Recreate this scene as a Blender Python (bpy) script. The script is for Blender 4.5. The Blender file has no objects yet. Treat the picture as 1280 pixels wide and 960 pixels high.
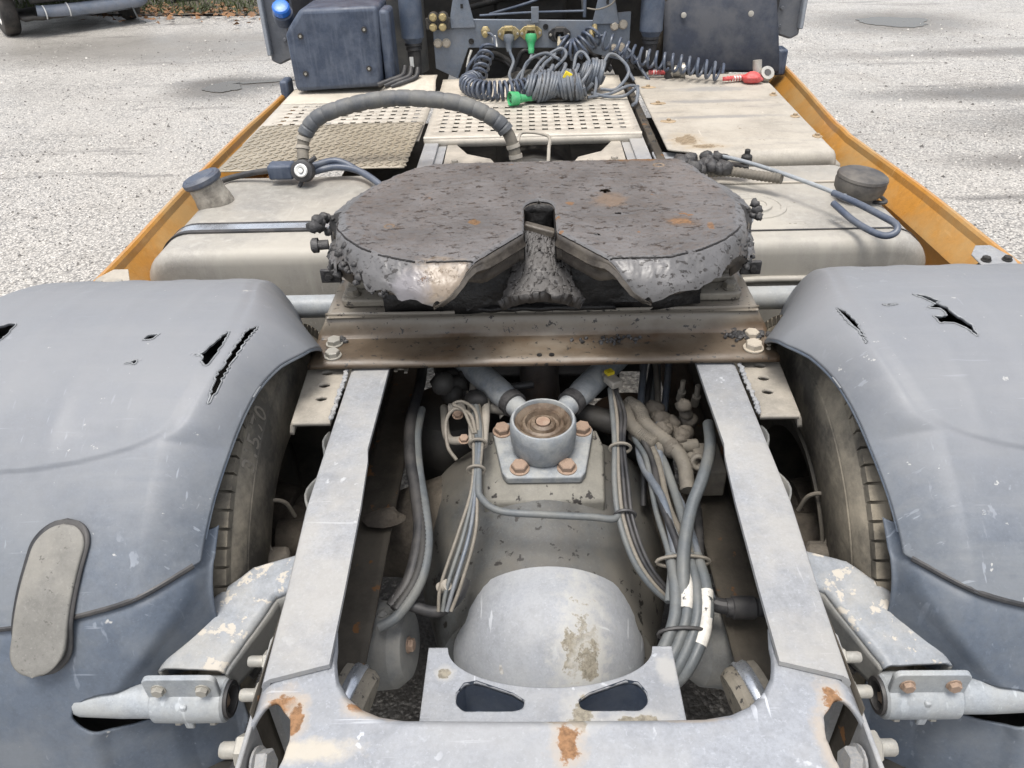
import bpy, bmesh, math, random
from math import sin, cos, pi, radians, sqrt, atan2, exp
from mathutils import Vector, Matrix, noise as mnoise
random.seed(7)
scene = bpy.context.scene
COL = scene.collection

# ------------------------------------------------------------------ camera
def look_axes(pitch, yaw, roll):
    p, y, r = radians(pitch), radians(yaw), radians(roll)
    f = Vector((-sin(y)*cos(p), cos(y)*cos(p), -sin(p)))
    rt = Vector((cos(y), sin(y), 0)); up = rt.cross(f)
    return cos(r)*rt - sin(r)*up, cos(r)*up + sin(r)*rt, f
_rt, _up, _f = look_axes(34.7, 1.789, 1.952)
cam_d = bpy.data.cameras.new('camera'); cam = bpy.data.objects.new('camera', cam_d); COL.objects.link(cam)
cam_d.sensor_width = 36.0; cam_d.lens = 36.0*961/1280; cam_d.clip_start = .05; cam_d.clip_end = 2000
_m = Matrix((_rt, _up, -_f)).transposed().to_4x4(); _m.translation = Vector((-.023, 0, 1.9))
cam.matrix_world = _m
scene.camera = cam

# ------------------------------------------------------------------ sky, sun, exposure
SUN_AZ, SUN_EL = 205.0, 77.0          # degrees to the right of straight ahead (+Y), and above the horizon
w = bpy.data.worlds.new('World'); scene.world = w; w.use_nodes = True
nt = w.node_tree; bg = nt.nodes['Background']
sky = nt.nodes.new('ShaderNodeTexSky'); sky.sky_type = 'NISHITA'; sky.sun_disc = False
sky.sun_elevation = radians(SUN_EL); sky.sun_rotation = radians(SUN_AZ)
sky.air_density = 1.0; sky.dust_density = 4.0; sky.ozone_density = 1.0; sky.altitude = 100
hsv = nt.nodes.new('ShaderNodeHueSaturation'); hsv.inputs['Saturation'].default_value = .34      # thin even cloud: the blue is washed out
nt.links.new(sky.outputs[0], hsv.inputs['Color']); nt.links.new(hsv.outputs[0], bg.inputs['Color']); bg.inputs['Strength'].default_value = .15
sl = bpy.data.lights.new('sun', 'SUN'); sl.energy = 1.5; sl.angle = radians(20); sl.color = (1, .95, .88)
so = bpy.data.objects.new('sun', sl); COL.objects.link(so)
_d = Vector((sin(radians(SUN_AZ))*cos(radians(SUN_EL)), cos(radians(SUN_AZ))*cos(radians(SUN_EL)), sin(radians(SUN_EL))))
so.rotation_euler = (-_d).to_track_quat('-Z', 'Y').to_euler(); so.location = (-2, -4, 14)
vs = scene.view_settings; vs.view_transform = 'Standard'; vs.look = 'None'; vs.gamma = 1; vs.use_curve_mapping = False
vs.exposure = .9
scene.render.engine = 'CYCLES'

# ------------------------------------------------------------------ materials
MATS = {}
def add_spots(n, tc, c, spots, rg=None):
    """worn, stained or painted-shade places of their own shape: (centre, radii, core colour, fringe colour), edges torn by noise"""
    N, L = n.nodes, n.links
    t = N.new('ShaderNodeTexNoise'); t.inputs['Scale'].default_value = 42; t.inputs['Detail'].default_value = 7; t.inputs['Roughness'].default_value = .68
    L.new(tc.outputs['Object'], t.inputs['Vector'])
    t2 = N.new('ShaderNodeTexNoise'); t2.inputs['Scale'].default_value = 120; t2.inputs['Detail'].default_value = 5; t2.inputs['Roughness'].default_value = .7
    L.new(tc.outputs['Object'], t2.inputs['Vector'])
    def mixc(f, a, col):
        x = N.new('ShaderNodeMix'); x.data_type = 'RGBA'; L.new(f, x.inputs[0]); L.new(a, x.inputs[6]); x.inputs[7].default_value = (*col, 1); return x.outputs[2]
    for ctr, rad, core, fringe in spots:
        a = N.new('ShaderNodeVectorMath'); a.operation = 'SUBTRACT'; L.new(tc.outputs['Object'], a.inputs[0]); a.inputs[1].default_value = ctr
        d = N.new('ShaderNodeVectorMath'); d.operation = 'DIVIDE'; L.new(a.outputs[0], d.inputs[0]); d.inputs[1].default_value = rad
        l = N.new('ShaderNodeVectorMath'); l.operation = 'LENGTH'; L.new(d.outputs[0], l.inputs[0])
        m = N.new('ShaderNodeMath'); m.operation = 'MULTIPLY_ADD'; L.new(t.outputs['Fac'], m.inputs[0]); m.inputs[1].default_value = 2.6; L.new(l.outputs['Value'], m.inputs[2])
        def band(lo, hi, amt):
            r = N.new('ShaderNodeMapRange'); r.inputs[1].default_value = lo; r.inputs[2].default_value = hi; r.inputs[3].default_value = amt; r.inputs[4].default_value = 0; L.new(m.outputs[0], r.inputs[0]); return r.outputs[0]
        if fringe: c = mixc(band(2.10, 3.0, .8), c, fringe)
        if core:
            f = band(1.97, 2.16, 1.); c = mixc(f, c, core)
            v_ = N.new('ShaderNodeMapRange'); v_.inputs[1].default_value = .42; v_.inputs[2].default_value = .62; v_.inputs[4].default_value = .75; L.new(t2.outputs['Fac'], v_.inputs[0])
            mu = N.new('ShaderNodeMath'); mu.operation = 'MULTIPLY'; L.new(f, mu.inputs[0]); L.new(v_.outputs[0], mu.inputs[1]); c = mixc(mu.outputs[0], c, tuple(k*.42 for k in core))
            if rg is not None:
                mm = N.new('ShaderNodeMix'); mm.data_type = 'FLOAT'; L.new(f, mm.inputs[0]); L.new(rg, mm.inputs[2]); mm.inputs[3].default_value = .85; rg = mm.outputs[0]
    return c, rg
def M(name, col, rough=.5, metal=0., var=.18, vscale=7, dust=None, rust=None, specks=None, bump=None, rvar=.12, spec=.5, streak=None, coat=0, grime=.35, scratch=0., dust_light=None, spots=None):
    """procedural material: base colour with cloudy variation, optional dust film, rust chips, dark specks and relief"""
    m = bpy.data.materials.new(name); m.use_nodes = True; n = m.node_tree; N = n.nodes; L = n.links
    b = N['Principled BSDF']; tc = N.new('ShaderNodeTexCoord')
    def noise(scale, detail=6, rg=.6, stretch=None, off=0):
        t = N.new('ShaderNodeTexNoise'); t.inputs['Scale'].default_value = scale; t.inputs['Detail'].default_value = detail
        t.inputs['Roughness'].default_value = rg
        mp = N.new('ShaderNodeMapping'); mp.inputs['Location'].default_value = (off, off*1.7, off*.6)
        if stretch: mp.inputs['Scale'].default_value = stretch
        L.new(tc.outputs['Object'], mp.inputs['Vector']); L.new(mp.outputs[0], t.inputs['Vector'])
        return t.outputs['Fac']
    def rng(src, a, b_, c=0., d=1.):
        r = N.new('ShaderNodeMapRange'); r.inputs[1].default_value = a; r.inputs[2].default_value = b_
        r.inputs[3].default_value = c; r.inputs[4].default_value = d; L.new(src, r.inputs[0]); return r.outputs[0]
    def mix(fac, a, c):
        x = N.new('ShaderNodeMix'); x.data_type = 'RGBA'
        L.new(fac, x.inputs[0])
        if isinstance(a, tuple): x.inputs[6].default_value = (*a, 1)
        else: L.new(a, x.inputs[6])
        if isinstance(c, tuple): x.inputs[7].default_value = (*c, 1)
        else: L.new(c, x.inputs[7])
        return x.outputs[2]
    lo = tuple(c*(1-var) for c in col); hi = tuple(min(1, c*(1+var)) for c in col)
    c = mix(rng(noise(vscale), .3, .7), lo, hi)
    rg_ = rng(noise(vscale*2.3, off=3), .3, .7, max(.03, rough-rvar), min(1, rough+rvar))
    bumps = []
    if grime:       # two scales of dirt in the pores of the surface
        f = rng(noise(vscale*.6+1.5, 10, .72, off=17), .47, .66, 0, grime); c = mix(f, c, tuple(k*.45+.02 for k in col))
        f = rng(noise(48, 6, .75, off=23), .45, .66, 0, min(1, grime*1.1)); c = mix(f, c, tuple(k*.5 for k in col))
        f = rng(noise(190, 4, .7, off=29), .46, .62, 0, min(1, grime*.9)); c = mix(f, c, tuple(k*.6 for k in col))
        f = rng(noise(150, 4, .7, off=33), .58, .66, 0, min(1, grime*.9)); c = mix(f, c, tuple(min(.8, k*1.45+.02) for k in col))
    if scratch:     # thin pale scuffs in two directions
        for st_, o_ in (((4, 90, 30), 31), ((70, 6, 24), 37), ((30, 25, 3), 41)):
            f = rng(noise(1.3, 3, .5, st_, o_), .665, .70, 0, scratch)
            g_ = rng(noise(4, 3, .5, None, o_+2), .5, .62); mm = N.new('ShaderNodeMath'); mm.operation = 'MULTIPLY'; L.new(f, mm.inputs[0]); L.new(g_, mm.inputs[1])
            c = mix(mm.outputs[0], c, tuple(min(.7, k*1.6+.12) for k in col))
    if streak:      # (colour, amount, scale, stretch)
        f = rng(noise(streak[2], 4, .6, streak[3], 11), .5, .72, 0, streak[1]); c = mix(f, c, streak[0])
    if dust:        # (colour, amount, scale)
        f = rng(noise(dust[2], 9, .68, off=5), .42, .60, dust[1]*.12, dust[1]); c = mix(f, c, dust[0])
        mm = N.new('ShaderNodeMix'); mm.data_type = 'FLOAT'; L.new(f, mm.inputs[0]); L.new(rg_, mm.inputs[2]); mm.inputs[3].default_value = min(.9, rough+.22); rg_ = mm.outputs[0]
    if dust_light:      # (colour, amount, z0, z1): paler higher part, settled dust and, on the fenders, painted sky light
        sp = N.new('ShaderNodeSeparateXYZ'); L.new(tc.outputs['Object'], sp.inputs[0])
        ad = N.new('ShaderNodeMath'); ad.operation = 'MULTIPLY_ADD'; ad.inputs[1].default_value = .10; L.new(noise(6, 6, .6, off=51), ad.inputs[0]); L.new(sp.outputs[2], ad.inputs[2])
        f = rng(ad.outputs[0], dust_light[2]+.05, dust_light[3]+.05, 0, dust_light[1]); c = mix(f, c, dust_light[0])
    if specks:      # (colour, scale, threshold)
        f = rng(noise(specks[1], 3, .7, off=8), specks[2], specks[2]+.04); c = mix(f, c, specks[0])
    metal_s = None
    if rust:        # (colour, threshold, scale)
        f = rng(noise(rust[2], 8, .62, off=2), rust[1], rust[1]+.03); c = mix(f, c, rust[0])
        mm = N.new('ShaderNodeMix'); mm.data_type = 'FLOAT'; L.new(f, mm.inputs[0]); L.new(rg_, mm.inputs[2]); mm.inputs[3].default_value = .85; rg_ = mm.outputs[0]
        bumps.append((f, -.25, .002))
    if spots: c, rg_ = add_spots(n, tc, c, spots, rg_)
    L.new(c, b.inputs['Base Color']); L.new(rg_, b.inputs['Roughness'])
    b.inputs['Metallic'].default_value = metal; b.inputs['Specular IOR Level'].default_value = spec
    b.inputs['Coat Weight'].default_value = coat
    if bump:        # (strength, scale, distance)
        bumps.append((noise(bump[1], 5, .6, off=1), bump[0], bump[2]))
    prev = None
    for src, st, dist in bumps:
        k = N.new('ShaderNodeBump'); k.inputs['Strength'].default_value = abs(st); k.inputs['Distance'].default_value = dist; k.invert = st < 0
        L.new(src, k.inputs['Height'])
        if prev: L.new(prev, k.inputs['Normal'])
        prev = k.outputs[0]
    if prev: L.new(prev, b.inputs['Normal'])
    MATS[name] = m
    return m
DUST = (.44, .40, .33); RUST = (.20, .085, .035); LRUST = (.42, .21, .09)
M('frame_paint', (.26, .27, .285), .52, var=.10, vscale=5, dust=((.345, .33, .30), .6, 4.5), rust=(LRUST, .70, 11), bump=(.2, 90, .001), scratch=.6, grime=.4)
M('rear_paint', (.26, .275, .30), .52, var=.08, vscale=4, dust=((.31, .31, .305), .5, 5), rust=((.34, .20, .11), .70, 7), bump=(.16, 60, .001), scratch=.9, grime=.38, spots=[((.022, .588, .955), (.034, .022, .03), (.26, .235, .185), (.36, .355, .34)), ((.014, .552, .955), (.018, .030, .03), (.25, .135, .065), (.33, .285, .235)), ((-.368, .607, .95), (.024, .020, .04), (.25, .135, .065), (.33, .285, .235)), ((-.345, .578, .95), (.012, .030, .04), (.25, .135, .065), (.33, .285, .235)), ((-.325, .540, .95), (.055, .012, .04), None, (.42, .38, .31)), ((-.266, .607, .955), (.018, .014, .03), (.25, .135, .065), (.33, .285, .235)), ((-.228, .596, .955), (.030, .008, .03), None, (.33, .285, .235)), ((.37, .60, .95), (.016, .03, .04), (.25, .135, .065), (.33, .285, .235)), ((.345, .55, .95), (.010, .03, .04), None, (.33, .285, .235)), ((.18, .586, .955), (.03, .006, .03), None, (.33, .285, .235)), ((.045, .69, .80), (.022, .030, .03), (.26, .235, .185), (.36, .355, .34)), ((.13, .674, .80), (.042, .013, .03), (.26, .235, .185), (.36, .355, .34)), ((-.174, .765, .797), (.012, .011, .03), (.26, .235, .185), (.36, .355, .34)), ((.19, .77, .797), (.012, .02, .03), None, (.36, .355, .34))])
M('peeled_paint', (.23, .25, .275), .5, var=.08, dust=((.40, .375, .32), .4, 7), rust=((.43, .40, .35), .565, 30), bump=(.3, 70, .001))
M('clamp_paint', (.27, .295, .32), .45, var=.08, dust=((.38, .37, .33), .45, 6), bump=(.12, 60, .001), scratch=.4)
M('rusty_channel', (.036, .03, .022), .75, var=.4, vscale=6, dust=((.11, .095, .073), .5, 5), rust=((.15, .07, .024), .62, 16), bump=(.5, 60, .003))
M('bracket_dust', (.27, .25, .215), .65, var=.14, dust=((.42, .38, .32), .7, 7), rust=(LRUST, .72, 12), bump=(.25, 80, .001))
M('beam_brown', (.070, .048, .030), .36, var=.35, vscale=4, dust=((.16, .125, .088), .7, 2.6), streak=((.125, .052, .016), .9, 3, (.6, 5, 3)), dust_light=((.235, .215, .18), .75, .985, 1.02), specks=((.025, .022, .02), 60, .61), bump=(.4, 45, .002), spec=.5)
M('pedestal_metal', (.20, .18, .145), .6, var=.2, dust=((.30, .27, .22), .6, 12), specks=((.05, .045, .04), 60, .60), bump=(.4, 60, .002))
M('grease_black', (.007, .0065, .0065), .4, var=.4, dust=((.05, .047, .045), .3, 40), bump=(.8, 60, .006), spec=.4)
M('grease_dull', (.05, .047, .046), .5, var=.3, vscale=14, dust=((.12, .112, .105), .5, 18), bump=(.25, 60, .003), spec=.4)
M('grease_lump', (.028, .027, .028), .5, var=.4, dust=((.12, .115, .112), .4, 30), bump=(.9, 50, .006))
M('slot_metal', (.045, .038, .032), .38, var=.4, vscale=16, dust=((.15, .13, .105), .5, 14), bump=(.6, 60, .003), spec=.5)
M('bush_metal', (.235, .255, .275), .65, var=.18, vscale=30, dust=((.36, .36, .335), .6, 25), bump=(.4, 150, .001))
M('rust_bolt', (.26, .165, .115), .7, var=.3, vscale=40, dust=((.38, .31, .24), .6, 25), bump=(.5, 120, .001))
M('chip_halo', (.33, .33, .32), .7, var=.12, vscale=40, dust=((.27, .28, .285), .7, 30))
M('rust_flake', (.30, .15, .07), .85, var=.35, vscale=60, dust=((.40, .33, .25), .6, 50), bump=(.7, 120, .002))
M('rust_ring', (.10, .068, .045), .45, var=.5, vscale=45, dust=((.24, .19, .14), .7, 30), bump=(.6, 120, .001))
M('zinc_bolt', (.34, .33, .30), .5, metal=.3, var=.15, vscale=40, dust=((.36, .33, .27), .5, 30), bump=(.2, 120, .001))
M('dusty_bolt', (.40, .35, .28), .6, var=.18, vscale=40, dust=((.5, .45, .37), .6, 30), bump=(.3, 120, .001))
M('axle_paint', (.075, .082, .086), .5, var=.2, vscale=5, dust=((.118, .108, .09), .85, 2.6), specks=((.018, .016, .014), 34, .62), streak=((.03, .027, .023), .7, 5, (2, .6, 1)), bump=(.25, 50, .002), grime=.5)
M('bracket_side', (.175, .168, .145), .65, var=.15, dust=((.24, .228, .195), .6, 10), specks=((.025, .022, .02), 30, .62), bump=(.3, 70, .002))
M('cover_paint', (.275, .29, .315), .5, var=.07, vscale=4, dust=((.33, .335, .33), .5, 4), rust=((.24, .215, .17), .76, 5), bump=(.14, 50, .001), scratch=.7, grime=.32, spots=[((.062, .87, .655), (.042, .2, .054), (.26, .235, .185), (.40, .395, .37)), ((.076, .87, .632), (.026, .2, .036), (.26, .235, .185), (.40, .395, .37)), ((-.09, .87, .62), (.006, .2, .012), (.42, .41, .39), None)])
M('fender_plastic', (.10, .118, .146), .48, var=.12, vscale=3, dust=((.17, .18, .188), .55, 4.2), streak=((.22, .225, .222), .3, 9, (.25, 3, 3)), dust_light=((.215, .22, .23), .7, .95, 1.12), specks=((.34, .34, .33), 40, .69), bump=(.15, 70, .002), spec=.45, scratch=.8, grime=.34)  # paler fender top: dust plus sky light painted into the colour
M('torn_plastic', (.22, .23, .24), .6, var=.35, vscale=30, grime=.5)
M('mudguard_plastic', (.078, .098, .13), .46, var=.12, vscale=4, dust=((.16, .17, .178), .55, 5), specks=((.33, .33, .32), 26, .70), bump=(.15, 60, .002), spec=.45, scratch=.5, grime=.3)
M('strap_rubber', (.17, .165, .15), .65, var=.14, vscale=10, dust=((.24, .228, .20), .5, 9), bump=(.4, 80, .001), specks=((.1, .095, .085), 50, .63))
M('tyre_rubber', (.055, .052, .047), .8, var=.3, vscale=9, dust=((.30, .265, .205), 1.0, 3.0), bump=(.5, 70, .003), spec=.3)
M('tyre_letters', (.19, .17, .14), .8, var=.15)
M('rim_steel', (.035, .034, .031), .6, var=.3, dust=((.15, .13, .10), .5, 7), bump=(.3, 60, .002))
M('hub_dirt', (.045, .037, .029), .85, var=.4, vscale=12, dust=((.13, .11, .085), .6, 9), bump=(.8, 45, .006))
M('tank_alloy', (.30, .287, .26), .5, metal=.1, var=.09, vscale=4, dust=((.375, .352, .305), .8, 2.2), streak=((.41, .395, .36), .6, 12, (3, 3, .3)), specks=((.2, .18, .15), 20, .69), bump=(.08, 40, .001), grime=.35, scratch=.3)
M('band_metal', (.55, .58, .62), .28, metal=.7, var=.06)
M('black_rubber', (.018, .019, .022), .5, var=.3, dust=((.12, .11, .10), .35, 12), bump=(.2, 90, .001))
M('yellow_paint', (.42, .19, .03), .36, var=.08, vscale=3, dust=((.36, .265, .13), .55, 3.5), spec=.5, bump=(.05, 30, .001), coat=.15, scratch=.4, grime=.35)
M('yellow_inner', (.42, .19, .035), .45, var=.2, vscale=5, dust=((.38, .28, .17), .5, 5), bump=(.1, 40, .001))
M('dusty_platform', (.46, .415, .34), .6, var=.08, vscale=5, dust=((.53, .485, .41), .7, 4), specks=((.16, .13, .095), 15, .67), bump=(.15, 60, .001))
M('perforated_alloy', (.42, .39, .335), .5, metal=.15, var=.1, vscale=6, dust=((.53, .49, .425), .6, 6), specks=((.16, .13, .1), 18, .69), bump=(.1, 80, .001))
M('checker_alloy', (.27, .235, .175), .45, metal=.15, var=.15, vscale=4, dust=((.34, .305, .245), .7, 4), bump=(.15, 90, .001))
M('checker_ridge', (.34, .305, .24), .42, metal=.2, var=.12, dust=((.37, .335, .275), .5, 9))
M('right_cover', (.36, .33, .28), .55, var=.07, vscale=4, dust=((.42, .39, .335), .7, 3), streak=((.16, .155, .15), .6, 6, (.8, 4, 1)), specks=((.19, .16, .12), 30, .69), bump=(.1, 50, .001), scratch=.5, spots=[((.56, 2.83, 1.01), (.05, .07, .05), (.24, .185, .12), (.33, .28, .21)), ((.62, 2.76, 1.01), (.06, .025, .05), (.24, .185, .12), (.33, .28, .21)), ((.75, 3.35, 1.01), (.16, .02, .05), None, (.22, .215, .205)), ((.72, 3.12, 1.01), (.18, .015, .05), None, (.22, .215, .205)), ((.80, 3.55, 1.01), (.12, .03, .05), None, (.24, .235, .225))])
M('mud_patch', (.33, .25, .16), .85, var=.2, vscale=20, bump=(.6, 60, .003))
M('dried_mud', (.30, .265, .20), .9, var=.15, vscale=25, bump=(.9, 60, .004))
M('dark_plastic', (.030, .045, .078), .5, var=.2, vscale=6, dust=((.11, .13, .17), .45, 14), streak=((.15, .17, .21), .3, 20, (3, 3, .25)), bump=(.15, 120, .001))
M('flap_plastic', (.013, .019, .035), .5, var=.3, vscale=3, dust=((.09, .09, .092), .5, 7), bump=(.1, 60, .001))
M('panel_paint', (.13, .158, .20), .48, var=.1, dust=((.22, .22, .22), .45, 7), rust=(RUST, .74, 14), bump=(.1, 70, .001))
M('shock_black', (.06, .082, .125), .4, var=.15, dust=((.16, .175, .20), .4, 12))
M('fairing_grey', (.085, .095, .115), .5, var=.1, dust=((.2, .2, .2), .4, 6))
M('fairing_edge', (.28, .31, .35), .4, var=.06, dust=((.4, .4, .4), .3, 6))
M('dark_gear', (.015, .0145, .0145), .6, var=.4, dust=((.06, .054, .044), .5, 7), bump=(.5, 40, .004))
M('bellows_rubber', (.016, .016, .017), .55, var=.3, dust=((.07, .065, .055), .5, 6))
M('chamber_dust', (.13, .135, .135), .6, var=.2, dust=((.23, .22, .195), .6, 9), bump=(.3, 60, .002))
M('lamp_housing', (.10, .10, .10), .5, var=.2, dust=(DUST, .5, 9))
M('lamp_lens', (.62, .60, .55), .2, var=.08, dust=(DUST, .3, 9))
M('cable_grey', (.10, .12, .15), .45, var=.15, vscale=12, dust=((.21, .21, .205), .5, 14), bump=(.1, 120, .001))
M('coil_blue', (.055, .072, .11), .38, var=.15, vscale=12, dust=((.16, .17, .18), .4, 16))
M('hose_wrap', (.075, .082, .094), .55, var=.2, vscale=10, dust=((.21, .20, .17), .6, 6), bump=(.3, 90, .001))
M('hose_grey', (.095, .108, .118), .5, var=.15, vscale=9, dust=((.17, .168, .15), .6, 9))
M('hose_dust', (.13, .118, .098), .75, var=.15, vscale=15, dust=((.19, .168, .135), .6, 20), bump=(.4, 90, .002))
M('mud_valve', (.10, .088, .072), .85, var=.25, vscale=15, dust=((.15, .13, .105), .6, 15), bump=(.9, 50, .006))
M('white_tape', (.60, .58, .53), .6, var=.1, vscale=25, specks=((.06, .06, .06), 35, .64))
M('cream_sleeve', (.60, .52, .38), .5, var=.08)
M('wire_tan', (.19, .17, .14), .65, var=.18)
M('plug_green', (.03, .36, .12), .4, var=.1, dust=((.25, .38, .28), .3, 20))
M('brass', (.42, .33, .14), .4, metal=.5, var=.25, vscale=30, dust=((.45, .40, .30), .5, 20))
M('tag_yellow', (.75, .58, .03), .5, var=.05)
M('tag_white', (.75, .75, .72), .5, var=.05)
M('cap_blue', (.02, .16, .62), .3, var=.08)
M('strap_red', (.55, .05, .05), .55, var=.1, dust=((.5, .3, .28), .3, 30))
M('strap_white', (.68, .63, .60), .6, var=.1)
M('coupling_metal', (.42, .41, .38), .35, metal=.6, var=.15, dust=(DUST, .4, 20))
M('cap_black', (.035, .034, .036), .5, var=.2, dust=((.2, .18, .15), .5, 10), bump=(.3, 60, .002))
M('cap_blue_lid', (.045, .062, .10), .45, var=.2, dust=((.18, .18, .18), .4, 14))
M('cap_crust', (.20, .18, .15), .8, var=.4, vscale=25, dust=((.45, .42, .36), .6, 20), bump=(.8, 60, .005))
M('cab_yellow', (.62, .25, .02), .3, var=.05, dust=((.5, .35, .15), .3, 3))
M('cab_glass', (.02, .025, .03), .08, var=.05)
M('van_paint', (.075, .095, .13), .35, var=.1, dust=((.2, .2, .2), .4, 5))
M('van_bumper', (.15, .18, .23), .45, var=.1, dust=((.25, .25, .26), .4, 6))
M('hubcap_alloy', (.45, .45, .42), .4, metal=.4, var=.1)
M('pebble_dark', (.11, .105, .098), .7, var=.5, vscale=30)
M('pebble_pale', (.55, .53, .49), .7, var=.3, vscale=30)
M('van_tyre', (.02, .02, .02), .75, var=.3, dust=((.09, .08, .07), .6, 6))
M('grass', (.055, .075, .02), .7, var=.5, vscale=3)
M('dead_leaf', (.20, .10, .04), .7, var=.5, vscale=3)

def asphalt():
    m = bpy.data.materials.new('asphalt'); m.use_nodes = True; n = m.node_tree; N = n.nodes; L = n.links; b = N['Principled BSDF']
    tc = N.new('ShaderNodeTexCoord')
    def vor(scale):
        v = N.new('ShaderNodeTexVoronoi'); v.inputs['Scale'].default_value = scale; L.new(tc.outputs['Object'], v.inputs['Vector']); return v
    def noi(scale, det=6, stretch=None):
        t = N.new('ShaderNodeTexNoise'); t.inputs['Scale'].default_value = scale; t.inputs['Detail'].default_value = det; t.inputs['Roughness'].default_value = .65
        if stretch:
            mp = N.new('ShaderNodeMapping'); mp.inputs['Scale'].default_value = stretch[:3]; mp.inputs['Rotation'].default_value = (0, 0, stretch[3])
            L.new(tc.outputs['Object'], mp.inputs['Vector']); L.new(mp.outputs[0], t.inputs['Vector'])
        else: L.new(tc.outputs['Object'], t.inputs['Vector'])
        return t.outputs['Fac']
    def rng(s, a, b_, c=0., d=1.):
        r = N.new('ShaderNodeMapRange'); r.inputs[1].default_value = a; r.inputs[2].default_value = b_; r.inputs[3].default_value = c; r.inputs[4].default_value = d
        L.new(s, r.inputs[0]); return r.outputs[0]
    def mix(f, a, c, mode='MIX'):
        x = N.new('ShaderNodeMix'); x.data_type = 'RGBA'; x.blend_type = mode
        if isinstance(f, float): x.inputs[0].default_value = f
        else: L.new(f, x.inputs[0])
        for i, q in ((6, a), (7, c)):
            if isinstance(q, tuple): x.inputs[i].default_value = (*q, 1)
            else: L.new(q, x.inputs[i])
        return x.outputs[2]
    v = vor(78)                                   # aggregate stones one or two centimetres across
    sep = N.new('ShaderNodeSeparateColor'); L.new(v.outputs['Color'], sep.inputs[0])
    stone = mix(sep.outputs[0], (.38, .36, .325), (.66, .632, .58))
    stone = mix(rng(sep.outputs[1], .75, .78), stone, (.10, .096, .09))       # dark stones
    v2 = vor(170)
    stone = mix(rng(v2.outputs['Distance'], .35, .7, 0, .55), stone, (.20, .19, .175))
    gap = rng(v.outputs['Distance'], .46, .64, 0, .85)
    c = mix(gap, stone, (.21, .198, .18))
    big = noi(.45, 8)
    c = mix(rng(big, .45, .70, 0, .5), c, (.42, .40, .365))                       # worn dusty areas
    c = mix(rng(noi(1.1, 8, (.35, 2.2, 1, radians(-28))), .59, .70, 0, .8), c, (.085, .078, .07))   # dark damp streaks
    c = mix(rng(noi(.8, 9), .50, .70, 0, .5), c, (.19, .178, .16))                # damp patches
    c = mix(rng(noi(44, 5), .60, .65, 0, .75), c, (.055, .052, .05))              # pits
    WET = (.075, .068, .058)
    c, _ = add_spots(n, tc, c, [((0, 1.3, 0), (.75, 1.7, 9), (.045, .042, .039), (.05, .047, .043)), ((-3.12, 8.15, 0), (.42, .40, 9), None, WET), ((-2.75, 8.33, 0), (.75, .16, 9), None, WET), ((4.62, 10.62, 0), (.80, .62, 9), None, (.12, .108, .092)), ((5.6, 6.3, 0), (1.6, .35, 9), None, WET), ((4.6, 7.2, 0), (1.2, .22, 9), None, WET), ((6.2, 8.8, 0), (2.2, .18, 9), None, (.11, .10, .088)), ((4.0, 5.4, 0), (.8, .16, 9), None, (.11, .10, .088)), ((-4.5, 10.3, 0), (2.2, .7, 9), None, (.16, .148, .13))])  # first spot paints the shade under the truck as a dark patch
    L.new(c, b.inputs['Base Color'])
    L.new(rng(noi(1.6, 6), .35, .65, .34, .60), b.inputs['Roughness'])
    b.inputs['Specular IOR Level'].default_value = .7
    k = N.new('ShaderNodeBump'); k.inputs['Strength'].default_value = .45; k.inputs['Distance'].default_value = .006; k.invert = True
    L.new(v.outputs['Distance'], k.inputs['Height'])
    k2 = N.new('ShaderNodeBump'); k2.inputs['Strength'].default_value = .35; k2.inputs['Distance'].default_value = .03
    L.new(noi(7, 6), k2.inputs['Height']); L.new(k.outputs[0], k2.inputs['Normal']); L.new(k2.outputs[0], b.inputs['Normal'])
    MATS['asphalt'] = m
asphalt()
def water():
    m = bpy.data.materials.new('puddle_water'); m.use_nodes = True; b = m.node_tree.nodes['Principled BSDF']
    b.inputs['Base Color'].default_value = (.07, .062, .05, 1); b.inputs['Roughness'].default_value = .14; b.inputs['Specular IOR Level'].default_value = .10
    MATS['puddle_water'] = m
water()
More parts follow.
